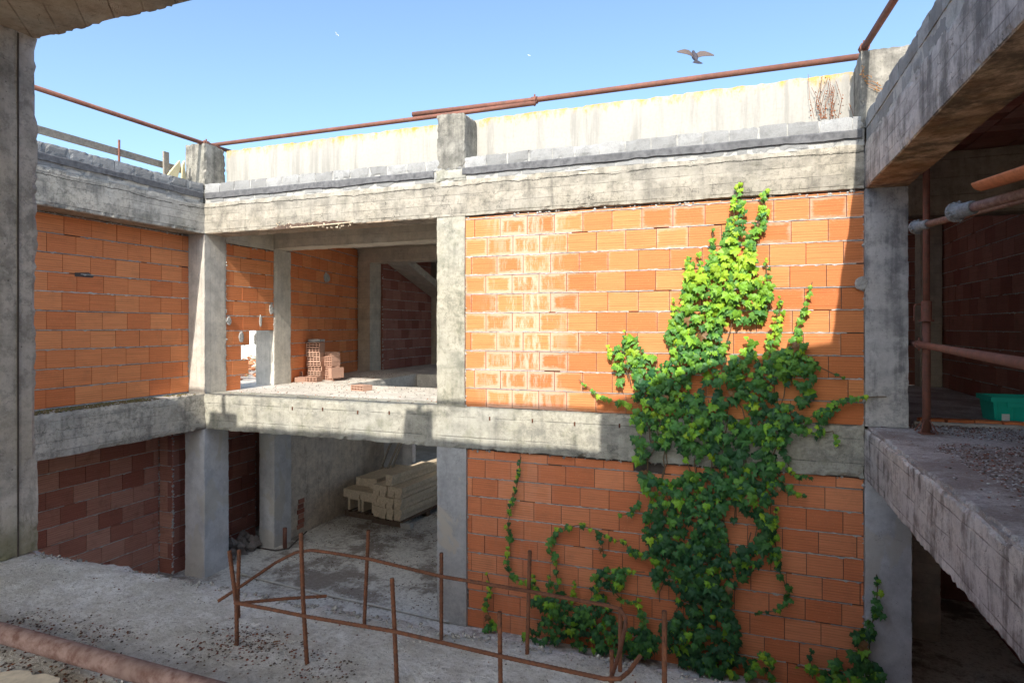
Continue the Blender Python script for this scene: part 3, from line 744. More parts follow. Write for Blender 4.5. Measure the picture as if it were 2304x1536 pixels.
tag(m.build('shadow_caster_wall', M['plaster']), 'near roof wall shaped to cast the sloped facade shadow, out of the frame', 'wall')  # unseen raised wall, shaped after the sloped shadow it throws on the facade

# ------------------------------------------------------------------ far roof: parapet, pillars, rails
m = MB(); m.rbox(XL + .01, XR, 7.40, 7.55, 1.97, PT, step=.05, amp=.008, chip=.014, cap=200)
tag(m.build('parapet_wall', M['plaster']), 'white parapet wall with yellow lichen along its top', 'wall')
roof_pillar('roof pillar at the left corner under the crossing tubes', (-7.82, XL - .003, YA + .003, 7.40, 1.85, 2.75))
roof_pillar('middle roof pillar standing out from the white parapet', (-3.58, -3.19, YA + .002, 7.41, 1.99, 2.70))
roof_pillar('right roof pillar where the steep tube starts', (1.186, 1.95, YA + .002, 7.42, 2.0, 2.78))
for k, (dim) in enumerate([(-3.60, -3.17, YA - .004, 7.1, 1.84, 1.99)]):
    m = MB(); m.rbox(*dim, step=.04, amp=.01, chip=.02); m.build('mortar_patch', M['conc_low']).parent = ra
    o = [q for q in C.objects if q.name == 'mortar_patch'][0]; o.location = -Vector(WORLD[ra.name])
def tube_thing(label, pts, r=.034, mat='rust', name='scaffold_tube', seg=12, clamp=(), group=None):
    pts = [Vector(p) for p in pts]
    root = thing(name, label, 'tube', pts[0], group)
    m = MB()
    d = (pts[1] - pts[0]).normalized(); ref = Vector((0, 0, 1)) if abs(d.z) < .9 else Vector((1, 0, 0))
    m.tube(pts, r, seg); m.build('pipe', M[mat], root, smooth=True)
    for c in clamp:
        c = Vector(c); k = MB(); k.tube([c - d * .035, c + d * .035], r * 1.45, 8)
        k.rbox(c.x - .03, c.x + .03, c.y - r * 1.9, c.y + r * 1.9, c.z - .018, c.z + .018, step=.02, amp=.002, chip=.003)
        k.tube([c + Vector((0, 0, -r * 2.1)), c + Vector((0, 0, r * 2.2))], .011, 6)
        k.build('coupler', M['rust'], root)
    return root
pa = onX(462, 324, -7.46); pdir = Vector((0, 1, 0))
tube_thing('rusty tube running from the left edge to the left roof pillar', [onX(20, 178, -7.48), onX(462, 324, -7.52), onX(531, 345, -7.50)], .030, clamp=[onX(464, 323, -7.50)])
tube_thing('rusty rail tube from the left roof pillar to the middle pillar', [onY(468, 328, 7.34), onY(980, 262, 7.34), onY(1205, 232, 7.34)], .030)
tube_thing('rusty rail tube from the middle roof pillar to the right pillar', [onY(929, 258, 7.42), onY(1205, 225, 7.40), onY(1940, 127, 7.38)], .034, clamp=[onY(1203, 226, 7.38)])
tube_thing('steep rusty tube leaving the right roof pillar', [onY(1943, 110, 7.12), onY(2012, 0, 6.1), onY(2012, 0, 6.1) + (onY(2012, 0, 6.1) - onY(1943, 110, 7.12)) * 3], .034, clamp=[onY(1944, 108, 7.1)])
# left roof oddments
def bar(a, b, w, h, side):    # rectangular bar
    a, b = Vector(a), Vector(b); d = (b - a).normalized(); s = Vector(side); s = (s - d * s.dot(d)).normalized(); t = d.cross(s)
    V = [p + s * (w * i) + t * (h * j) for p in (a, b) for i, j in ((-.5, -.5), (.5, -.5), (.5, .5), (-.5, .5))]
    return V, [(0, 1, 2, 3), (7, 6, 5, 4), (0, 4, 5, 1), (1, 5, 6, 2), (2, 6, 7, 3), (3, 7, 4, 0)]
def bar_obj(name, label, cat, a, b, w, h, side, mat):
    m = MB(); m.add(*bar(a, b, w, h, side)); return tag(m.build(name, M[mat]), label, cat)
bar_obj('wooden_board', 'long grey weathered board above the left block course', 'board', onX(20, 273, -7.80), onX(412, 384, -7.80), .03, .092, (1, 0, 0), 'wood')
bar_obj('wooden_stake', 'short upright wooden stake near the left roof pillar', 'stake', onX(374, 400, -7.72), onX(373, 342, -7.72), .03, .085, (1, 0, 0), 'wood')
m = MB(); m.tube([onX(268, 375, -7.76), onX(268, 315, -7.76)], .014, 8); tag(m.build('steel_rod', M['rust']), 'thin upright steel rod crossing the grey board', 'rod')
def shard(label, pts, X):
    m = MB(); A = [onX(*p, X) for p in pts]; B = [onX(*p, X) + Vector((-.03, 0, 0)) for p in pts]; n = len(A)
    m.add(A + B, [tuple(range(n)), tuple(range(2 * n - 1, n - 1, -1))] + [(i, i + n, (i + 1) % n + n, (i + 1) % n) for i in range(n)])
    tag(m.build('foam_offcut', M['cream']), label, 'offcut')
shard('large pointed cream offcut leaning by the left roof pillar', [(374, 400), (385, 385), (405, 361), (407, 372), (400, 402)], -7.66)
shard('narrow cream offcut against the left roof pillar', [(410, 404), (411, 372), (416, 361), (418, 405)], -7.70)

# ------------------------------------------------------------------ birds
def bird(label, c, span, heading, bank=0, col=(.06, .055, .07), wcol=(.13, .10, .09)):
    root = thing('pigeon', label, 'bird', c, 'birds in the sky')
    s = span / .66; m = MB()
    prof = [(-.17, .004), (-.12, .028), (-.06, .045), (0, .05), (.05, .045), (.09, .03), (.115, .024), (.135, .026), (.155, .018), (.165, .008), (.185, .002)]
    X = Vector((1, 0, 0)); Y = Vector((0, 1, 0)); Z = Vector((0, 0, 1))
    Rm = Matrix.Rotation(heading, 3, 'Z') @ Matrix.Rotation(bank, 3, 'Y') @ Matrix.Rotation(R(50), 3, 'X')
    cc = Vector(c)
    def T(x, y, z): return cc + Rm @ (Vector((x, y, z)) * s)
    m.tube([T(0, p[0], .012 if p[0] > .1 else 0) for p in prof], [p[1] * s for p in prof], 10)
    m.build('body', simple('bird body', col, .7, .3, 30), root, True)
    # tail fan
    t = MB(); n = 7; V = [T(0, -.12, 0)]
    for k in range(n): a = R(-38 + 76 * k / (n - 1)); V.append(T(math.sin(a) * .15, -.13 - math.cos(a) * .14, .002))
    V2 = [v + Rm @ Vector((0, 0, .004 * s)) for v in V]
    t.add(V + V2, [tuple([0] + list(range(1, n + 1))), tuple([n + 1] + list(range(2 * n + 1, n + 1, -1)))] + [(i, i + 1, i + n + 2, i + n + 1) for i in range(1, n)])
    t.build('tail', simple('bird tail', tuple(k * .8 for k in col), .7, .3, 30), root)
    for sg in (-1, 1):
        wng = MB()
        lead = [(.03, .07, .01), (.10, .10, .045), (.18, .085, .06), (.26, .05, .055), (.33, .005, .045)]
        trail = [(.03, -.06, .0), (.10, -.055, .03), (.17, -.055, .045), (.24, -.05, .05), (.32, -.02, .045)]
        V = []
        for a, b in zip(lead, trail): V += [T(sg * a[0], a[1], a[2]), T(sg * b[0], b[1], b[2])]
        V += [v + Rm @ Vector((0, 0, .006 * s)) for v in V]
        Q = [(2 * i, 2 * i + 1, 2 * i + 3, 2 * i + 2) for i in range(4)] + [(10 + 2 * i, 12 + 2 * i, 13 + 2 * i, 11 + 2 * i) for i in range(4)]
        Q += [(2 * i, 2 * i + 2, 12 + 2 * i, 10 + 2 * i) for i in range(4)] + [(2 * i + 1, 11 + 2 * i, 13 + 2 * i, 2 * i + 3) for i in range(4)]
        wng.add(V, Q); wng.build('wing', simple('bird wing', wcol, .7, .3, 30), root)
bird('brown and grey pigeon flying with spread wings above the rail', onY(1563, 127, 12.2), .74, TH + R(5), R(3))
bird('tiny pale bird in the sky over the left part', onY(758, 78, 60), .62, R(50), R(40), (.5, .5, .5), (.75, .75, .75))
bird('tiniest distant bird in the middle of the sky', onY(1190, 125, 110), .6, R(20), R(20), (.5, .5, .5), (.75, .75, .75))

# ------------------------------------------------------------------ starter bars on the near slab
def rebar(label, pts, r=.0060, name='rebar'):
    m = MB(); m.tube(pts, r, 8, ribs=.006); o = m.build(name, M['rebar']); tag(o, label, 'rebar', 'starter bars on the near slab'); return o
FY, BY = 1.50, 1.78
def rb_(label, top, mid, bot, Y, down=True):
    a = onY(*top, Y); pts = [a]
    if mid: pts.append(onY(*mid, Y))
    b = onY(*bot, Y); pts.append(b)
    if b.z > FL - .02:
        b2 = b.copy(); b2.z = FL - .03; pts.append(b2)
    rebar(label, pts)
rb_('leftmost leaning rusty bar crossing its neighbour', (516, 1238), (532, 1360), (533, 1452), FY)
rb_('second bar from the left, upright beside the leaning one', (538, 1236), (535, 1340), (537, 1392), 1.66)
rb_('tall rusty bar on the camera side, tied to the front hoop under the loop bend', (677, 1198), (682, 1350), (691, 1495), FY)
rb_('rusty bar at slab edge in front of the stacked lintels', (829, 1192), None, (820, 1390), BY)
rb_('front bar with a pale tip, reaching the bottom of the view', (882, 1300), (888, 1420), (894, 1560), FY)
rb_('bar at slab edge in front of the patched lower column', (993, 1243), None, (993, 1436), BY)
rb_('short front bar left of the ivy mound', (1124, 1375), None, (1127, 1600), FY)
rb_('bar at slab edge standing before the ivy mound', (1192, 1238), None, (1186, 1468), BY)
rb_('bar at the bent right end of the hoop', (1396, 1366), None, (1395, 1507), BY)
rb_('very short stub beside the right end of the hoop', (1376, 1462), None, (1377, 1525), 1.70)
rb_('rightmost bar standing apart in front of the main ivy', (1495, 1373), None, (1495, 1620), FY)
def hoop(label, pts):
    rebar(label, pts, .0052, 'rebar_hoop')
P = [onY(490, 1352, 1.55), onY(536, 1322, 1.60), onY(620, 1265, 1.72), onY(665, 1242, 1.76), onY(700, 1237, BY - .01), onY(740, 1242, BY - .015), onY(828, 1256, BY - .015), onY(993, 1296, BY - .015), onY(1190, 1329, BY - .015), onY(1370, 1362, BY - .015), onY(1395, 1370, BY - .02), onY(1408, 1388, BY - .05), onY(1407, 1410, 1.70), onY(1390, 1480, 1.60), onY(1372, 1532, 1.53)]
hoop('upper bent rusty hoop along the slab edge', P)
P = [onY(528, 1355, FY - .015), onY(600, 1368, FY - .015), onY(690, 1386, FY - .015), onY(890, 1420, FY - .015), onY(1125, 1475, FY - .015), onY(1360, 1526, FY - .015), onY(1395, 1526, FY - .01), onY(1415, 1510, FY + .02), onY(1441, 1474, 1.56)]
hoop('lower rusty hoop crossing the front bars', P)
hoop('short loose tie bar pointing right from the left pair', [onY(540, 1356, 1.55), onY(640, 1346, 1.62), onY(735, 1340, 1.70)])

# near pipe lying on the slab, pale board
a = onZ(0, 1422, FL + .045); b = onZ(440, 1545, FL + .045); d = (b - a)
pr = thing('steel_pipe', 'thick chalky rusted pipe lying on the slab in bottom left corner', 'pipe', a - d * .6)
m = MB(); m.tube([a - d * .6, a, a.lerp(b, .5), b, b + d * .5], .0285, 24); m.build('pipe', M['pipe_floor'], pr, True)
def plate(label, pts, z, th=.012, mat='stone', name='board_scrap', cat='board'):
    m = MB(); A = [onZ(*p, z + th) for p in pts]; B = [q - Vector((0, 0, th)) for q in A]; n = len(A)
    m.add(A + B, [tuple(range(n)), tuple(range(2 * n - 1, n - 1, -1))] + [(i, i + n, (i + 1) % n + n, (i + 1) % n) for i in range(n)])
    tag(m.build(name, M[mat]), label, cat)
plate('pale broken board scrap in bottom left corner', [(-60, 1518), (40, 1506), (68, 1508), (72, 1517), (100, 1514), (136, 1524), (128, 1545), (60, 1600), (-60, 1600)], FL + .012)

# chips and dirt on the near slab
rnd = random.Random(11); m = MB()
def chipcol():
    k = rnd.random()
    if k < .35: return (rnd.uniform(.13, .22), rnd.uniform(.06, .09), .045)
    if k < .6: return (.10, .08, .07)
    g_ = rnd.uniform(.3, .62); return (g_, g_ * .95, g_ * .88)
cl = [onZ(580, 1445, FL), onZ(480, 1470, FL), onZ(230, 1430, FL), onZ(700, 1500, FL), onZ(70, 1400, FL), onZ(560, 1440, FL)]
for k in range(6500):
    if k < 3300:
        t_ = rnd.uniform(-.6, 1.3); p = a.lerp(b, t_) + Vector((-.2, -.9, 0)).normalized() * rnd.uniform(-.01, .45); r = rnd.uniform(.002, .007)
    elif k < 4600:
        q = rnd.choice(cl); p = q + Vector((rnd.gauss(0, .09), rnd.gauss(0, .045), 0)); r = rnd.uniform(.002, .0055)
    else:
        p = Vector((rnd.uniform(-2.9, .5), rnd.uniform(.9, 1.84), 0)); r = rnd.uniform(.0015, .005)
    if p.y > 1.83 or p.x < -2.92: continue
    p.z = FL + .010 * noise.noise(Vector((p.x, p.y, 0)) * 3) + .006 * noise.noise(Vector((p.x, p.y, 0)) * 11) + r * .3
    lump(m, p, r, rnd, chipcol() if k < 4600 or rnd.random() < .4 else (.55, .53, .49), .6)
for k in range(900):      # crumbly edge
    x = rnd.uniform(-2.9, 1.0); p = Vector((x, 1.83 + .02 * noise.noise(Vector((x * 5, 3, 0))) + rnd.uniform(-.03, .012), FL - .008 + rnd.uniform(-.008, .006)))
    g_ = rnd.uniform(.22, .38); lump(m, p, rnd.uniform(.003, .011), rnd, (g_, g_ * .97, g_ * .9), .7)
tag(m.build('gravel', M['tint']), 'small stones and brown dirt scattered over the near slab', 'gravel', kind='stuff')
m = MB()
for k in range(15000):
    x = 1.3 + 1.9 * rnd.random() ** .9; y = rnd.uniform(1.6, 7.3)
    den = noise.noise(Vector((x * 1.5, y * 1.5, 4)))
    if x < 1.55 and rnd.random() < .85: continue
    if den < -.25: continue
    r = rnd.uniform(.004, .013)
    k_ = rnd.random()
    c_ = (rnd.uniform(.22, .34), .13, .09) if k_ < .3 else ((.14, .11, .09) if k_ < .6 else (rnd.uniform(.4, .68),) * 3)
    lump(m, (x, y, FL + r * .25 + .004), r, rnd, c_, .5)
tag(m.build('gravel', M['tint']), 'brown and white chips covering the right slab', 'gravel', kind='stuff')
m = MB()
for k in range(3500):
    p = Vector((rnd.uniform(-7.3, -3), rnd.uniform(7.0, 11.5), 0))
    if noise.noise(p * 1.3) < -.05 and p.y < 9.5: continue
    r = rnd.uniform(.006, .018); k_ = rnd.random(); c_ = (.18, .13, .10) if k_ < .5 else (rnd.uniform(.35, .6),) * 3
    lump(m, (p.x, p.y, G + .01), r, rnd, c_, .5)
tag(m.build('gravel', M['tint']), 'dirt and crumbs on floor of the lower room', 'gravel', kind='stuff')
m = MB()
for k in range(1300):
    p = Vector((rnd.uniform(-7.3, -3.6), rnd.uniform(7.05, 11.4), 0))
    if p.x > -6.4 and p.y > 8.9: continue
    r = rnd.uniform(.004, .014); c_ = (.28, .24, .2) if rnd.random() < .6 else ((.5, .22, .13) if rnd.random() < .3 else (.62, .6, .55))
    lump(m, (p.x, p.y, FL + r * .3 + .005), r, rnd, c_, .6)
tag(m.build('gravel', M['tint']), 'crumbs scattered on the sunlit upper floor', 'gravel', kind='stuff')
# moss along the ledges
m = MB()
for k in range(1500):
    y = rnd.uniform(3.6, 6.9)
    if noise.noise(Vector((y * 1.6, 0, 3))) < -.15 or y > 6.2 and rnd.random() < .7: continue
    lump(m, (-7.75 + rnd.random() ** 1.3 * .3, y, FL + .004), rnd.uniform(.008, .022), rnd, (.10 + .08 * rnd.random(), .115, .045), .5)
tag(m.build('moss', M['tint']), 'moss on the ledge below the left brick wall', 'moss', kind='stuff')

# ------------------------------------------------------------------ hollow bricks
def hollow_brick_mesh(L=.28, W=.19, H=.085, cells=(4, 2)):
    m = MB(); t = .012; nx, nz = cells
    cw = (L - t * (nx + 1)) / nx; ch = (H - t * (nz + 1)) / nz
    x0 = -L / 2
    col = (rnd.random(), rnd.random(), rnd.random())
    for i in range(nx + 1): m.box(x0 + i * (cw + t), x0 + i * (cw + t) + t, -W / 2, W / 2, 0, H, col)
    for k in range(nz + 1):
        for i in range(nx):
            a_ = x0 + t + i * (cw + t); m.box(a_ + .0002, a_ + cw - .0002, -W / 2 + .0005, W / 2 - .0005, k * (ch + t) + .0002, k * (ch + t) + t - .0004, col)
    return m
proto = [hollow_brick_mesh().build('hollow_brick', M['brick_old']).data for _ in range(3)]
for o in [q for q in C.objects if q.name.startswith('hollow_brick')]: bpy.data.objects.remove(o)
M['brick_dust'] = brickmat('dusty salmon brick', (.44, .24, .17), (.56, .38, .29), 0, .35)
for me in proto: me.materials[0] = M['brick_dust']
def put_brick(p, rz, label, rx=0, group='hollow bricks piled by the inner wall'):
    o = bpy.data.objects.new('hollow_brick', rnd.choice(proto)); C.objects.link(o); o.location = p; o.rotation_euler = (rx, 0, rz)
    tag(o, label, 'brick', group); return o
put_brick((-5.52, 8.22, FL + .004), R(-14), 'single hollow brick lying alone on the sunlit floor', group=None)
ORD = ['lowest', 'second', 'third', 'fourth', 'fifth', 'sixth', 'seventh', 'eighth', 'ninth', 'topmost']
bx, by = -7.40, 9.55
for k in range(8):
    put_brick((bx + rnd.uniform(-.02, .02), by + rnd.uniform(-.02, .02), FL + .004 + k * .0875), R(8 + rnd.uniform(-7, 7)), ORD[k] + ' brick from the floor in the tall left stack of the brick pile')
for k in range(6):
    put_brick((bx + .26 + rnd.uniform(-.02, .02), by + .12 + rnd.uniform(-.02, .02), FL + .004 + k * .0875), R(-20 + rnd.uniform(-10, 10)), ORD[k] + ' brick from the floor in the shorter right stack of the brick pile')
o = put_brick((bx + .42, by - .02, FL + .15), R(75), 'brick standing on end at right side of the brick pile', R(88))
for k, (dx, dy, a_) in enumerate([(-.28, -.35, 20), (-.10, -.40, -35), (-.22, -.16, 60), (.16, -.32, 5)]):
    put_brick((bx + dx, by + dy, FL + .004), R(a_), ['leftmost loose brick on the floor before the pile', 'loose brick turned sideways before the pile', 'loose brick half behind at foot of the pile', 'rightmost loose brick on the floor before the pile'][k])
put_brick((bx - .25, by - .33, FL + .092), R(48), 'loose brick lying on top of another before the pile')
rough_thing('concrete_block', 'grey slab piece on top of the brick pile', 'block', (bx - .15, bx + .12, by - .08, by + .1, FL + .712, FL + .77), M['block'], .04)

# ------------------------------------------------------------------ stacked lintels in the lower room
A0 = Vector((-6.14, 10.05, G)); LD = Vector((math.sin(R(6.5)), math.cos(R(6.5)), 0)); LS = Vector((LD.y, -LD.x, 0))
def lintel_mesh(w, h, L, ushape=False, nose=True):
    m = MB()
    if ushape: prof = [(0, 0), (w, 0), (w, h), (w - .05, h), (w - .05, .06), (.05, .06), (.05, h), (0, h)]
    elif nose: prof = [(0, 0), (w - .03, 0), (w - .03, h * .3), (w - .012, h * .5), (w, h * .62), (w, h), (0, h)]
    else: prof = [(0, 0), (w, 0), (w, h), (0, h)]
    n = len(prof)
    for q in (0, L):
        pass
    seg = 8; V = []; Q = []
    for j in range(seg + 1):
        for x, z in prof: V.append((x + rnd.uniform(-.002, .002), L * j / seg, z + rnd.uniform(-.002, .002)))
    for j in range(seg):
        for i in range(n): Q.append((j * n + i, j * n + (i + 1) % n, (j + 1) * n + (i + 1) % n, (j + 1) * n + i))
    if ushape:
        for b_ in (0, seg * n):
            Q += [tuple(b_ + k for k in (0, 1, 4, 5)), tuple(b_ + k for k in (1, 2, 3, 4)), tuple(b_ + k for k in (0, 5, 6, 7))]
    else: Q += [tuple(range(n)), tuple(seg * n + k for k in range(n))]
    m.add(V, Q); return m
rz = -R(6.5)
lm = lintel_mesh(.165, .20, 1.75).build('lintel', M['stone']); lme = lm.data; bpy.data.objects.remove(lm)
um = lintel_mesh(.30, .27, 1.0, True).build('lintel', M['stone']); ume = um.data; bpy.data.objects.remove(um)
sm = lintel_mesh(.42, .16, 1.3, False).build('lintel', M['stone']); sme = sm.data; bpy.data.objects.remove(sm)
def put_l(me, s_, f_, z_, label, name='lintel', g_='cast lintels stacked on pallets', flip=False, jz=0):
    o = bpy.data.objects.new(name, me); C.objects.link(o); p = A0 + LS * s_ + LD * f_; o.location = (p.x, p.y, z_)
    o.rotation_euler = (R(180) if flip else 0, 0, rz + jz)
    tag(o, label, 'lintel', g_); return o
CN = ['leftmost', 'second from left', 'third from left', 'rightmost']; RN = ['bottom', 'middle', 'top']
for r_ in range(3):
    for c_ in range(4):
        put_l(lme, -.40 + c_ * .172 + rnd.uniform(-.004, .004), rnd.uniform(-.03, .03) + (.0 if c_ else .05), G + .13 + r_ * .205, '%s lintel in the %s row of the right lintel stack' % (CN[c_], RN[r_]))
put_l(lme, -.12, .05, G + .13 + .62, 'single lintel lying on top of the right lintel stack', jz=R(-2))
for c_ in range(2):
    put_l(ume, -1.13 + c_ * .34, .15, G + .40, ['left', 'right'][c_] + ' upturned trough block at bottom of the left lintel pile', 'trough_block', 'trough blocks', False).rotation_euler = (0, 0, rz)
for o in [q for q in C.objects if q.name.startswith('trough_block')]:
    o.rotation_euler = (0, R(180), rz); o.location = Vector(o.location) + LS * .30
put_l(sme, -1.16, .05, G + .405, 'left wide slab lintel on the trough blocks'); put_l(sme, -.72, .03, G + .405, 'right wide slab lintel on the trough blocks')
put_l(sme, -1.10, .35, G + .57, 'upper wide slab lintel at the back of the left pile', jz=R(1)); put_l(lme, -.66, .25, G + .57, 'narrow lintel lying between the two lintel stacks')
def pallet(label, s0, s1, f0, f1, ztop):
    p = A0 + LS * s0 + LD * f0; root = thing('pallet', label, 'pallet', (p.x, p.y, G))
    for k in range(3):
        m = MB(); f_ = f0 + (f1 - f0 - .1) * k / 2
        m.add([A0 + LS * s_ + LD * q + Vector((0, 0, z_)) for z_ in (.012, ztop - .03) for s_, q in ((s0, f_), (s1, f_), (s1, f_ + .1), (s0, f_ + .1))], [(0, 1, 2, 3), (4, 5, 6, 7), (0, 1, 5, 4), (1, 2, 6, 5), (2, 3, 7, 6), (3, 0, 4, 7)])
        m.build('bearer', M['pallet'], root)
    for k in range(4):
        m = MB(); s_ = s0 + (s1 - s0 - .1) * k / 3
        m.add([A0 + LS * a_ + LD * q + Vector((0, 0, z_)) for z_ in (ztop - .028, ztop - .004) for a_, q in ((s_, f0), (s_ + .1, f0), (s_ + .1, f1), (s_, f1))], [(0, 1, 2, 3), (4, 5, 6, 7), (0, 1, 5, 4), (1, 2, 6, 5), (2, 3, 7, 6), (3, 0, 4, 7)])
        m.build('deck_board', M['pallet'], root)
pallet('dark wooden pallet under the right lintel stack', -.42, .32, .0, 1.7, .13)
pallet('dark wooden pallet under the left lintel pile', -1.18, -.46, .1, 1.2, .13)
rough_thing('stone_block', 'small stone block on the floor at foot of the right lintel stack', 'block', (-5.87, -5.66, 10.0, 10.12, G, G + .1), M['mortar'], .03)
m = MB(); m.tube([onX(700, 1205, -7.3), onX(706, 1182, -7.38)], .03, 8)
tube_thing('short rusty pipe stub standing by the lower inner column', [onZ(641, 1232, G), onZ(641, 1232, G) + Vector((0, 0, .34))], .035)
p0 = onZ(545, 1290, G + .02)
m = MB(); m.tube([onZ(520, 1284, G + .03), onZ(600, 1305, G + .03), onZ(700, 1330, G + .03), onZ(850, 1362, G + .03), onZ(1010, 1398, G + .03)], .018, 8)
tag(m.build('conduit', M['hose'], smooth=True), 'pale thin conduit lying across the lower floor', 'conduit')
m = MB(); m.tube([onZ(505, 1215, G + .02), onZ(560, 1228, G + .02), onZ(620, 1238, G + .02), onZ(650, 1233, G + .02), onZ(668, 1215, G + .02), onZ(690, 1195, G + .05)], .012, 6)
tag(m.build('cable', M['void'], smooth=True), 'thin black cable curving along foot of the lower inner column', 'cable')
m = MB()   # leaning planks behind the stack
for k, (x0, x1) in enumerate([(-7.30, -6.95), (-7.22, -6.85), (-7.12, -6.92)]):
    V, Q = bar((x0, 11.0 + k * .12, G), (x1 + .1, 11.82, G + 1.9 - k * .25), .03, .07, (1, .3, 0)); mm = MB(); mm.add(V, Q)
    tag(mm.build('wooden_plank', M['wood']), ['tallest', 'middle', 'shortest'][k] + ' plank leaning on the rear wall behind the lintels', 'plank')
# debris in the dark corner of the lower left
m = MB()
for k in range(60): lump(m, (rnd.uniform(-7.95, -7.6), rnd.uniform(7.6, 8.3), G + rnd.uniform(0, .25)), rnd.uniform(.04, .12), rnd, (.25, .22, .2))
tag(m.build('rubble', M['tint']), 'rubble heap in the dark gap between lower columns', 'rubble', kind='stuff')

# outside terrace seen through the broken hole
rt('terrace', None, None, (-16, -8.25, 5, 22, FL - .3, FL - .12), M['floor_up'], 'structure')
m = MB()
for k in range(420):
    t_ = rnd.random(); p = Vector((rnd.uniform(-12.5, -9.6), rnd.uniform(9.6, 13.5), FL - .12 + rnd.random() * .35))
    c_ = (.55, .24, .12) if rnd.random() < .45 else (rnd.uniform(.5, .7), rnd.uniform(.45, .6), .4)
    lump(m, p, rnd.uniform(.05, .14), rnd, c_, .5)
tag(m.build('rubble', M['tint']), 'sunlit heap of broken tiles seen through the wall hole', 'rubble', kind='stuff')
tag((lambda q: (q.rbox(-22, -8.6, 22.2, 22.4, G, .6, step=.5), q)[1])(MB()).build('garden_wall', M['white']), 'white wall outside, seen above the broken tiles', 'wall')

# ------------------------------------------------------------------ right room: props, tubes, crate, roof tile
def prop(label, x, y, ztop, pin=.10, low=-.165, withc=True):
    root = thing('steel_prop', label, 'prop', (x, y, FL), None)
    m = MB(); m.tube([(x, y, FL + .01), (x, y, pin)], .034, 16); m.build('lower_tube', M['rust'], root, True)
    m = MB(); m.tube([(x, y, pin + .05), (x, y, ztop)], .029, 16); m.build('upper_tube', M['rust'], root, True)
    m = MB(); m.tube([(x, y, pin - .04), (x, y, pin + .14)], .044, 16); m.tube([(x, y, pin - .05), (x, y, pin - .035)], .062, 16); m.build('collar', M['rust'], root)
    m = MB(); m.tube([(x - .04, y, pin + .11), (x - .09, y - .01, pin + .11), (x - .10, y - .01, pin + .09), (x - .10, y - .01, pin - .04)], .006, 6); m.build('pin_handle', M['rust'], root)
    m = MB()
    for k in range(4):
        a_ = R(45 + 90 * k); m.tube([(x + .03 * math.cos(a_), y + .03 * math.sin(a_), FL + .13), (x + .10 * math.cos(a_), y + .13 * math.sin(a_), FL + .01)], .006, 6)
    m.tube([(x, y, FL), (x, y, FL + .012)], .07, 12); m.build('foot', M['rust'], root)
    m = MB(); m.tube([(x, y, ztop - .012), (x, y, ztop)], .07, 12); m.build('head_plate', M['rust'], root)
    return root
prop('tall rusty adjustable prop standing at edge of the right slab', 1.68, 6.72, 1.995)
prop('second rusty prop near the viewer, just outside the right edge', 1.34, 3.15, 1.38)
hd = Vector((-.119, -.993, 0)).normalized(); c0 = Vector((1.68, 6.72, -.165)) + Vector((-.06, 0, 0))
tube_thing('horizontal rusty tube clamped to the tall prop', [c0 - hd * 1.0, c0, c0 + hd * 3.9], .029, 'rust', clamp=[c0])
def loose_prop(label, px, py, Y, r, L):
    e = onY(px, py, Y); d_ = Vector((-.309, .951, 0)); s_ = e - d_ * L
    root = thing('loose_tube', label, 'tube', e)
    m = MB(); m.tube([e, s_], r, 16); m.build('pipe', M['pipe_floor'], root, True)
    m = MB(); m.tube([e - d_ * .15, e - d_ * .14, e - d_ * .05, e - d_ * .02, e - d_ * .0], [r * 1.25, r * 1.45, r * 1.45, r * 1.8, r * 2.1], 14)
    m.tube([e - d_ * .004, e + d_ * .014], r * 2.15, 14)
    rr_ = random.Random(3)
    for k in range(26):
        a_ = rr_.uniform(0, 6.28); lump(m, e + Vector((math.cos(a_) * .951, math.cos(a_) * .309, math.sin(a_))) * (r * 1.9) + d_ * rr_.uniform(-.02, .012), rr_.uniform(.008, .016), rr_)
    m.build('end_socket', M['galv'], root)
    return root
loose_prop('thinner loose tube with grey end cap, farther of the two', 2062, 511, 5.8, .026, 4.2)
loose_prop('thicker loose tube with crusted end socket, nearer of the two', 2152, 477, 4.5, .029, 3.0)
# curved roof tile resting on the tubes
e = onY(2208, 432, 4.15); d_ = Vector((-.309, .951, 0.0)).normalized(); sd = Vector((.951, .309, 0))
m = MB(); V = []; Q = []; n = 12; seg = 10
for j in range(seg + 1):
    for th_ in (0, .013):
        for i in range(n + 1):
            a_ = math.pi * (i / n); r_ = .056 - th_ + .012 * j / seg
            V.append(e - d_ * (.45 * j / seg) + sd * (r_ * math.cos(a_)) + Vector((0, 0, .050 - r_ * math.sin(a_) * .8)))
s1 = n + 1
for j in range(seg):
    for q in (0, 1):
        for i in range(n):
            a_ = (2 * j + q) * s1 + i; b_ = (2 * j + 2 + q) * s1 + i; Q.append((a_, a_ + 1, b_ + 1, b_))
    for i in (0, n): Q.append(((2 * j) * s1 + i, (2 * j + 1) * s1 + i, (2 * j + 3) * s1 + i, (2 * j + 2) * s1 + i))
for j in (0, seg):
    for i in range(n): Q.append(((2 * j) * s1 + i, (2 * j) * s1 + i + 1, (2 * j + 1) * s1 + i + 1, (2 * j + 1) * s1 + i))
m.add(V, Q); tag(m.build('roof_tile', M['tile'], smooth=True), 'curved orange roof tile lying on the loose tubes', 'roof tile')
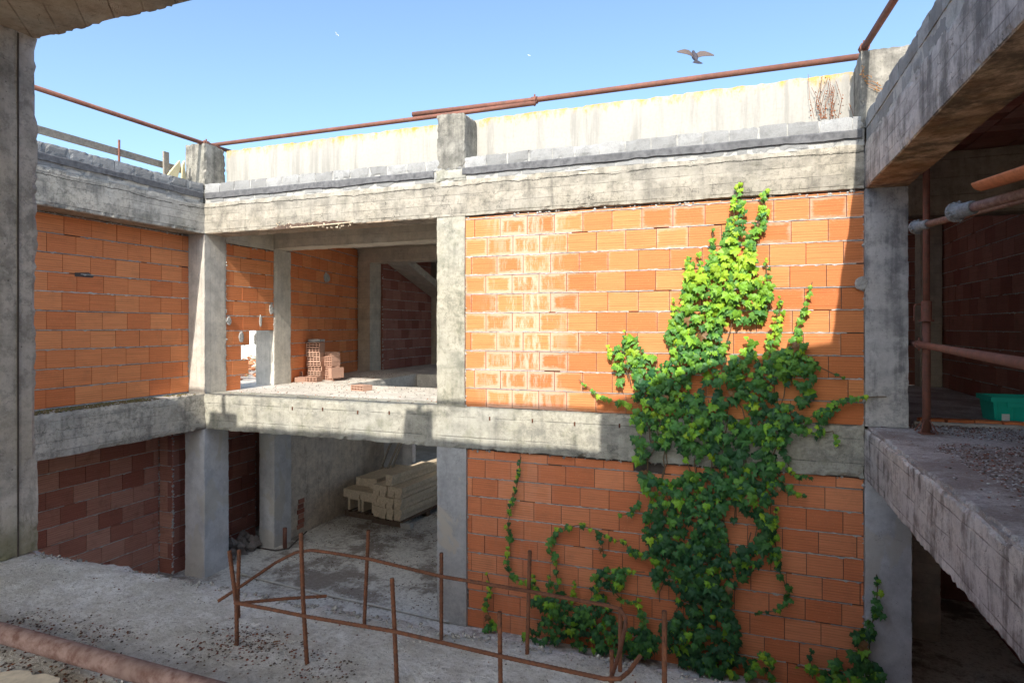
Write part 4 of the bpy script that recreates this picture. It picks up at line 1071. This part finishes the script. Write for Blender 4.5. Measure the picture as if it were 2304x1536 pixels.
# green crate
cx0, cy0 = 2.53, 7.75
cr = thing('plastic_crate', 'green plastic crate on the right slab behind the brick kerb', 'crate', (cx0 + .3, cy0 + .2, FL))
def taper(m, x0, x1, y0, y1, z0, z1, k, mi=0):
    V = [(x0 + k, y0 + k, z0), (x1 - k, y0 + k, z0), (x1 - k, y1 - k, z0), (x0 + k, y1 - k, z0), (x0, y0, z1), (x1, y0, z1), (x1, y1, z1), (x0, y1, z1)]
    m.add(V, [(0, 1, 2, 3), (0, 1, 5, 4), (1, 2, 6, 5), (2, 3, 7, 6), (3, 0, 4, 7)])
m = MB(); taper(m, cx0, cx0 + .62, cy0, cy0 + .4, FL + .003, FL + .26, .03); taper(m, cx0 + .01, cx0 + .61, cy0 + .01, cy0 + .39, FL + .012, FL + .262, .03); m.build('tub', M['green'], cr)
m = MB(); m.rbox(cx0 - .018, cx0 + .638, cy0 - .018, cy0 + .004, FL + .215, FL + .265, step=.1, amp=0, chip=0); m.rbox(cx0 - .018, cx0 + .004, cy0, cy0 + .4, FL + .215, FL + .265, step=.1, amp=0, chip=0)
m.rbox(cx0 - .018, cx0 + .638, cy0 + .396, cy0 + .418, FL + .215, FL + .265, step=.1, amp=0, chip=0); m.rbox(cx0 + .616, cx0 + .638, cy0, cy0 + .4, FL + .215, FL + .265, step=.1, amp=0, chip=0)
m.rbox(cx0 + .12, cx0 + .34, cy0 - .02, cy0, FL + .165, FL + .214, step=.1, amp=0, chip=0)
m.build('rim', M['green'], cr)
for k in range(5):
    m = MB(); m.box(cx0 + .04 + k * .13, cx0 + .052 + k * .13, cy0 + .002, cy0 + .03, FL + .02, FL + .214); m.build('rib', M['green'], cr)
m = MB(); m.box(cx0 + .085, cx0 + .15, cy0 + .008, cy0 + .02, FL + .02, FL + .09); m.build('paper_patch', M['white'], cr)

# ------------------------------------------------------------------ ivy
LOB = [(0, .30), (.20, .44), (.50, .20), (.34, .0), (.40, -.24), (.17, -.20), (0, -.62), (-.17, -.20), (-.40, -.24), (-.34, .0), (-.50, .20), (-.20, .44)]
DK = (.030, .115, .042); MD = (.085, .25, .050); YG = (.36, .56, .035); BG = (.24, .48, .035)
def leaf(mb, p, size, rnd, young_lit, face=Vector((0, -1, 0))):
    N = (face + Vector((rnd.gauss(0, .38), rnd.gauss(0, .2), rnd.gauss(.28, .35)))).normalized()
    up = Vector((rnd.gauss(0, .55), 0, 1)).normalized()
    A = up.cross(N).normalized(); B = N.cross(A)
    k = rnd.random()
    if young_lit > 1: c = YG
    else:
        t_ = min(1, max(0, young_lit + rnd.gauss(0, .2)))
        c = [DK[i] + (MD[i] - DK[i]) * min(1, t_ * 2) if t_ < .5 else MD[i] + (BG[i] - MD[i]) * (t_ - .5) * 2 for i in range(3)]
        if rnd.random() < .012 + .14 * young_lit * young_lit: c = YG
        elif rnd.random() < .10: c = BG
        elif rnd.random() < .018: c = (.24, .13, .05)
    f = rnd.uniform(.8, 1.2); c = tuple(x * f for x in c)
    V = [p + N * size * .10]
    cup = rnd.uniform(.04, .2)
    for i, (a, b) in enumerate(LOB):
        q = 1 + rnd.uniform(-.12, .12); V.append(p + A * (a * size * q) + B * (b * size * q) - N * (size * cup * (a * a + b * b) * 1.6))
    mb.add(V, [(0, i + 1, (i + 1) % 12 + 1) for i in range(12)], c)
def inpoly(x, y, P):
    c = False; j = len(P) - 1
    for i in range(len(P)):
        if (P[i][1] > y) != (P[j][1] > y) and x < (P[j][0] - P[i][0]) * (y - P[i][1]) / (P[j][1] - P[i][1]) + P[i][0]: c = not c
        j = i
    return c
def ivy(label, polys, strands, seed, Yf=YA, floor=None):
    rnd = random.Random(seed); lf = MB(); stm = MB()
    root = thing('ivy', label, 'climbing plant', onY(*( (polys[0][0][0] if polys else strands[0][0][0])), Yf))
    root.location = WORLD[root.name]
    for P, dens, (s0, s1), bulge, ygrad in polys:
        xs = [p[0] for p in P]; ys = [p[1] for p in P]
        n = int((max(xs) - min(xs)) * (max(ys) - min(ys)) * dens)
        cxm = sum(xs) / len(xs)
        for k in range(n):
            x = rnd.uniform(min(xs), max(xs)); y = rnd.uniform(min(ys), max(ys))
            wx = x + 16 * noise.noise(Vector((x * .02, y * .02, seed))) + 9 * noise.noise(Vector((x * .06, y * .06, seed)))
            wy = y + 16 * noise.noise(Vector((x * .02, y * .02, seed + 5)))
            if not inpoly(wx, wy, P): continue
            gap = noise.noise(Vector((x * .013, y * .013, seed + 9))) + .6 * noise.noise(Vector((x * .045, y * .045, seed + 2)))
            if gap < -.27: continue
            dep = .025 + bulge * rnd.random() * (.5 + .8 * max(0, gap + .4))
            yg = ygrad(x, y)
            p = onY(x, y, Yf); p.y -= dep
            if p.z < G + .05: continue
            sz = rnd.uniform(s0, s1) * (.6 + .65 * rnd.random())
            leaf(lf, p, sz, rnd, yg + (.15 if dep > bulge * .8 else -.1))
    for path, wid, dens, (s0, s1), yg in strands:
        pts = [onY(a, b, Yf) for a, b in path]
        pts = [q + Vector((rnd.uniform(-.01, .01), -.014, 0)) for q in pts]
        sm_ = []
        for q, r_ in zip(pts[:-1], pts[1:]):
            n = max(2, int((r_ - q).length / .06))
            for i in range(n):
                v = q.lerp(r_, i / n); v += Vector((noise.noise(v * 6) * .02, 0, noise.noise(v * 6 + Vector((5, 5, 5))) * .015)); sm_.append(v)
        sm_.append(pts[-1])
        stm.tube(sm_, .0055, 5)
        L = sum((sm_[i + 1] - sm_[i]).length for i in range(len(sm_) - 1)); n = int(L * dens)
        for k in range(n):
            t_ = rnd.random() * (len(sm_) - 1); i = int(t_); v = sm_[i].lerp(sm_[min(i + 1, len(sm_) - 1)], t_ - i)
            tip = t_ / (len(sm_) - 1)      # 0 = tip of the shoot
            w_ = wid * (.45 + .55 * min(1, tip * 2))
            p = v + Vector((rnd.uniform(-w_, w_), -rnd.uniform(.01, .05), rnd.uniform(-w_, w_) * .7))
            if p.z < G + .03: continue
            sz = rnd.uniform(s0, s1) * (.55 + .45 * min(1, tip * 1.8))
            leaf(lf, p, sz, rnd, 2 if rnd.random() < (.75 - tip) * yg else yg * .9)
    # inner woody stems
    for P, *_r in polys:
        ys = [p[1] for p in P]; 
        for k in range(int(3 + (max(ys) - min(ys)) / 60)):
            for _t in range(30):
                x = rnd.uniform(min(p[0] for p in P), max(p[0] for p in P)); y = rnd.uniform(min(ys), max(ys))
                if inpoly(x, y, P): break
            pts = []; xx = x; yy_ = y
            for i in range(14):
                if not inpoly(xx, yy_, P): break
                q = onY(xx, yy_, Yf); q.y -= .015 + .02 * rnd.random(); pts.append(q); yy_ += 22; xx += rnd.gauss(0, 7)
            if len(pts) > 2: stm.tube(pts, .006, 5)
    lf.build('foliage', M['leaf'], root); stm.build('stems', M['stem'], root)
    return root
def lit_top(x, y): return max(0, min(1, (900 - y) / 330)) * .85 + .18 + (.18 if x < 1600 and 900 < y < 1130 else 0) - max(0, min(.2, (y - 1150) / 700))  # besides young growth, sunlit top and shaded foot are put into leaf colour
main = [(1545, 590), (1580, 570), (1610, 575), (1640, 520), (1665, 560), (1690, 560), (1705, 620), (1735, 635), (1722, 690), (1700, 715), (1692, 790), (1715, 812), (1760, 790), (1790, 765), (1820, 790), (1838, 850), (1828, 900), (1800, 945), (1785, 985), (1755, 1010), (1765, 1050), (1748, 1100), (1738, 1170), (1748, 1225), (1700, 1260), (1670, 1290), (1640, 1330), (1660, 1400), (1665, 1480), (1655, 1540), (1490, 1540), (1510, 1480), (1490, 1400), (1480, 1330), (1475, 1250), (1448, 1200), (1458, 1120), (1440, 1050), (1432, 960), (1420, 890), (1440, 850), (1480, 825), (1512, 805), (1512, 740), (1535, 690), (1538, 640)]
S = (.075, .13); T = (.06, .10)
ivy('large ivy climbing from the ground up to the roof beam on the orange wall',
    [(main, .0118, S, .11, lit_top),
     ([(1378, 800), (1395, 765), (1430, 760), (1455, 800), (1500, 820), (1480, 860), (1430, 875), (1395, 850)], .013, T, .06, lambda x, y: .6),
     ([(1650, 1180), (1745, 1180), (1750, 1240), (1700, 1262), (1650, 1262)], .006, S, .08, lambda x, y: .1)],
    [([(1662, 408), (1656, 470), (1640, 540), (1625, 600)], .055, 62, T, .75),
     ([(1668, 412), (1668, 480), (1660, 560)], .05, 40, T, .7),
     ([(1727, 425), (1708, 500), (1685, 560), (1665, 620)], .055, 62, T, .75),
     ([(1718, 440), (1722, 480), (1700, 530)], .04, 40, T, .75),
     ([(1603, 515), (1605, 560), (1590, 600)], .03, 40, T, .7),
     ([(1548, 582), (1548, 620), (1555, 680)], .05, 50, T, .7),
     ([(1518, 672), (1520, 720), (1512, 760), (1500, 770), (1520, 800)], .045, 45, T, .8),
     ([(1722, 582), (1730, 640), (1712, 690), (1702, 730)], .045, 55, T, .75),
     ([(1827, 632), (1815, 680), (1795, 740), (1780, 790)], .035, 34, T, .8),
     ([(1757, 672), (1758, 700), (1735, 760), (1725, 800)], .055, 55, T, .85),
     ([(1370, 775), (1378, 810), (1400, 840)], .03, 35, T, .8), ([(1408, 745), (1412, 780), (1430, 830)], .04, 45, T, .7),
     ([(1302, 853), (1320, 868), (1350, 888), (1385, 905), (1425, 915)], .022, 22, T, .75),
     ([(1900, 852), (1870, 838), (1845, 825), (1825, 810)], .022, 20, T, .55),
     ([(1995, 890), (1950, 893), (1900, 898), (1850, 920), (1795, 955)], .032, 30, T, .5),
     ([(1835, 985), (1840, 950), (1860, 930), (1880, 905)], .055, 40, T, .3),
     ([(1880, 998), (1868, 968), (1835, 975), (1790, 965)], .035, 38, T, .5),
     ([(1830, 1075), (1790, 1070), (1765, 1030), (1750, 1000)], .03, 30, T, .3), ([(1810, 1115), (1785, 1110), (1765, 1090), (1750, 1060)], .025, 26, T, .5),
     ([(1395, 1158), (1420, 1155), (1440, 1130)], .03, 30, T, .75),
     ([(1405, 1212), (1420, 1240), (1450, 1245), (1480, 1240)], .055, 60, T, .4),
     ([(1700, 1378), (1745, 1370), (1770, 1350), (1775, 1330), (1755, 1290), (1740, 1240), (1735, 1200)], .035, 34, (.06, .10), .3),
     ([(1745, 1140), (1742, 1180), (1752, 1240), (1738, 1260)], .03, 40, T, .6),
     ([(1430, 1340), (1445, 1380), (1440, 1420)], .05, 50, T, .7)], 21)
ivy('bushy ivy mound on the lower wall between the rebars and the main ivy',
    [([(1185, 1345), (1215, 1330), (1265, 1325), (1300, 1360), (1330, 1345), (1400, 1385), (1430, 1395), (1480, 1420), (1500, 1500), (1480, 1540), (1180, 1540), (1178, 1430)], .013, (.07, .12), .16, lambda x, y: .22),
     ([(1335, 1290), (1360, 1275), (1400, 1290), (1405, 1330), (1385, 1375), (1345, 1375)], .014, (.07, .11), .10, lambda x, y: .2)],
    [([(1410, 1213), (1385, 1218), (1340, 1190), (1300, 1180), (1262, 1190), (1235, 1225), (1250, 1260), (1255, 1320)], .032, 20, (.07, .11), .45),
     ([(1358, 1250), (1352, 1215), (1345, 1190)], .02, 20, T, .3), ([(1198, 1292), (1205, 1320), (1220, 1350)], .04, 45, T, .6), ([(1235, 1290), (1240, 1320), (1245, 1350)], .03, 40, T, .6),
     ([(1295, 1300), (1290, 1330), (1285, 1370)], .03, 30, T, .8), ([(1450, 1285), (1420, 1283), (1380, 1285)], .022, 25, T, .7), ([(1425, 1355), (1400, 1345), (1385, 1330)], .025, 28, T, .5)], 22)
ivy('thin single ivy strand climbing high left of the mound', [], [([(1172, 1028), (1168, 1060), (1160, 1100), (1150, 1140), (1144, 1180), (1150, 1210), (1142, 1260), (1150, 1290), (1165, 1302), (1205, 1312)], .026, 30, T, .45)], 23)
ivy('small ivy shoot by the patched lower column', [([(1085, 1400), (1120, 1395), (1135, 1430), (1128, 1460), (1080, 1455)], .010, T, .05, lambda x, y: .5)], [([(1097, 1285), (1105, 1320), (1095, 1360), (1108, 1395), (1100, 1440)], .03, 30, (.06, .1), .6)], 24)
ivy('low yellowish ivy clump right of the main ivy', [([(1690, 1475), (1720, 1455), (1745, 1470), (1745, 1540), (1680, 1540)], .012, T, .10, lambda x, y: .55), ([(1665, 1500), (1700, 1495), (1700, 1540), (1665, 1540)], .012, S, .1, lambda x, y: .4)], [], 25)
ivy('dark ivy tuft at foot of the lower wall nearest the corner column', [([(1845, 1495), (1880, 1482), (1905, 1540), (1835, 1540)], .010, S, .08, lambda x, y: .1)], [], 26)
ivy('small thin ivy shoot left of the dark tuft', [], [([(1825, 1462), (1822, 1490), (1830, 1525)], .03, 24, S, .2), ([(1795, 1495), (1815, 1500), (1835, 1510)], .02, 24, T, .7)], 26)
ivy('ivy shoot climbing the shaded right corner column', [([(1925, 1415), (1960, 1405), (1985, 1440), (1972, 1540), (1905, 1540), (1915, 1470)], .009, S, .08, lambda x, y: .2)],
    [([(1972, 1292), (1975, 1320), (1968, 1350), (1975, 1380), (1955, 1410), (1940, 1440)], .045, 34, (.06, .1), .55)], 27, YA - .01)

# dry weeds on the far parapet
m = MB(); rnd = random.Random(9)
for k in range(17):
    px = rnd.gauss(1868, 22); top = rnd.uniform(165, 235); p = onY(px, 268, 7.33); q = onY(px + rnd.uniform(-22, 22), top, 7.36)
    mid_ = p.lerp(q, .5) + Vector((rnd.uniform(-.06, .06), 0, 0)); m.tube([p, mid_, q], .0022, 4, (.25, .10, .05))
    for j in range(rnd.randint(3, 8)):
        v = (p.lerp(mid_, rnd.random()) if rnd.random() < .5 else mid_.lerp(q, rnd.random())) + Vector((rnd.uniform(-.03, .03), rnd.uniform(-.02, .0), 0))
        lump(m, v, rnd.uniform(.004, .012), rnd, (.42, .14, .05) if rnd.random() < .7 else (.2, .12, .08), .9)
tag(m.build('dry_weeds', M['tint']), 'dry rust coloured weeds growing against the white parapet', 'weeds')
m = MB()
for k in range(5):
    p = onY(1938 + 4 * k, 170 + 6 * k, 6.985); q = onY(1945 + 20 * k + rnd.uniform(-5, 5), 150 + 22 * k, 6.975); m.tube([p, p.lerp(q, .5) + Vector((0, 0, .02)), q], .003, 4, (.45, .2, .08))
    for j in range(6): lump(m, p.lerp(q, rnd.random()) + Vector((rnd.uniform(-.02, .02), 0, rnd.uniform(-.02, .02))), .008, rnd, (.5, .26, .08), .9)
tag(m.build('dry_weeds', M['tint']), 'sparse yellow weeds on front of the right roof pillar', 'weeds')
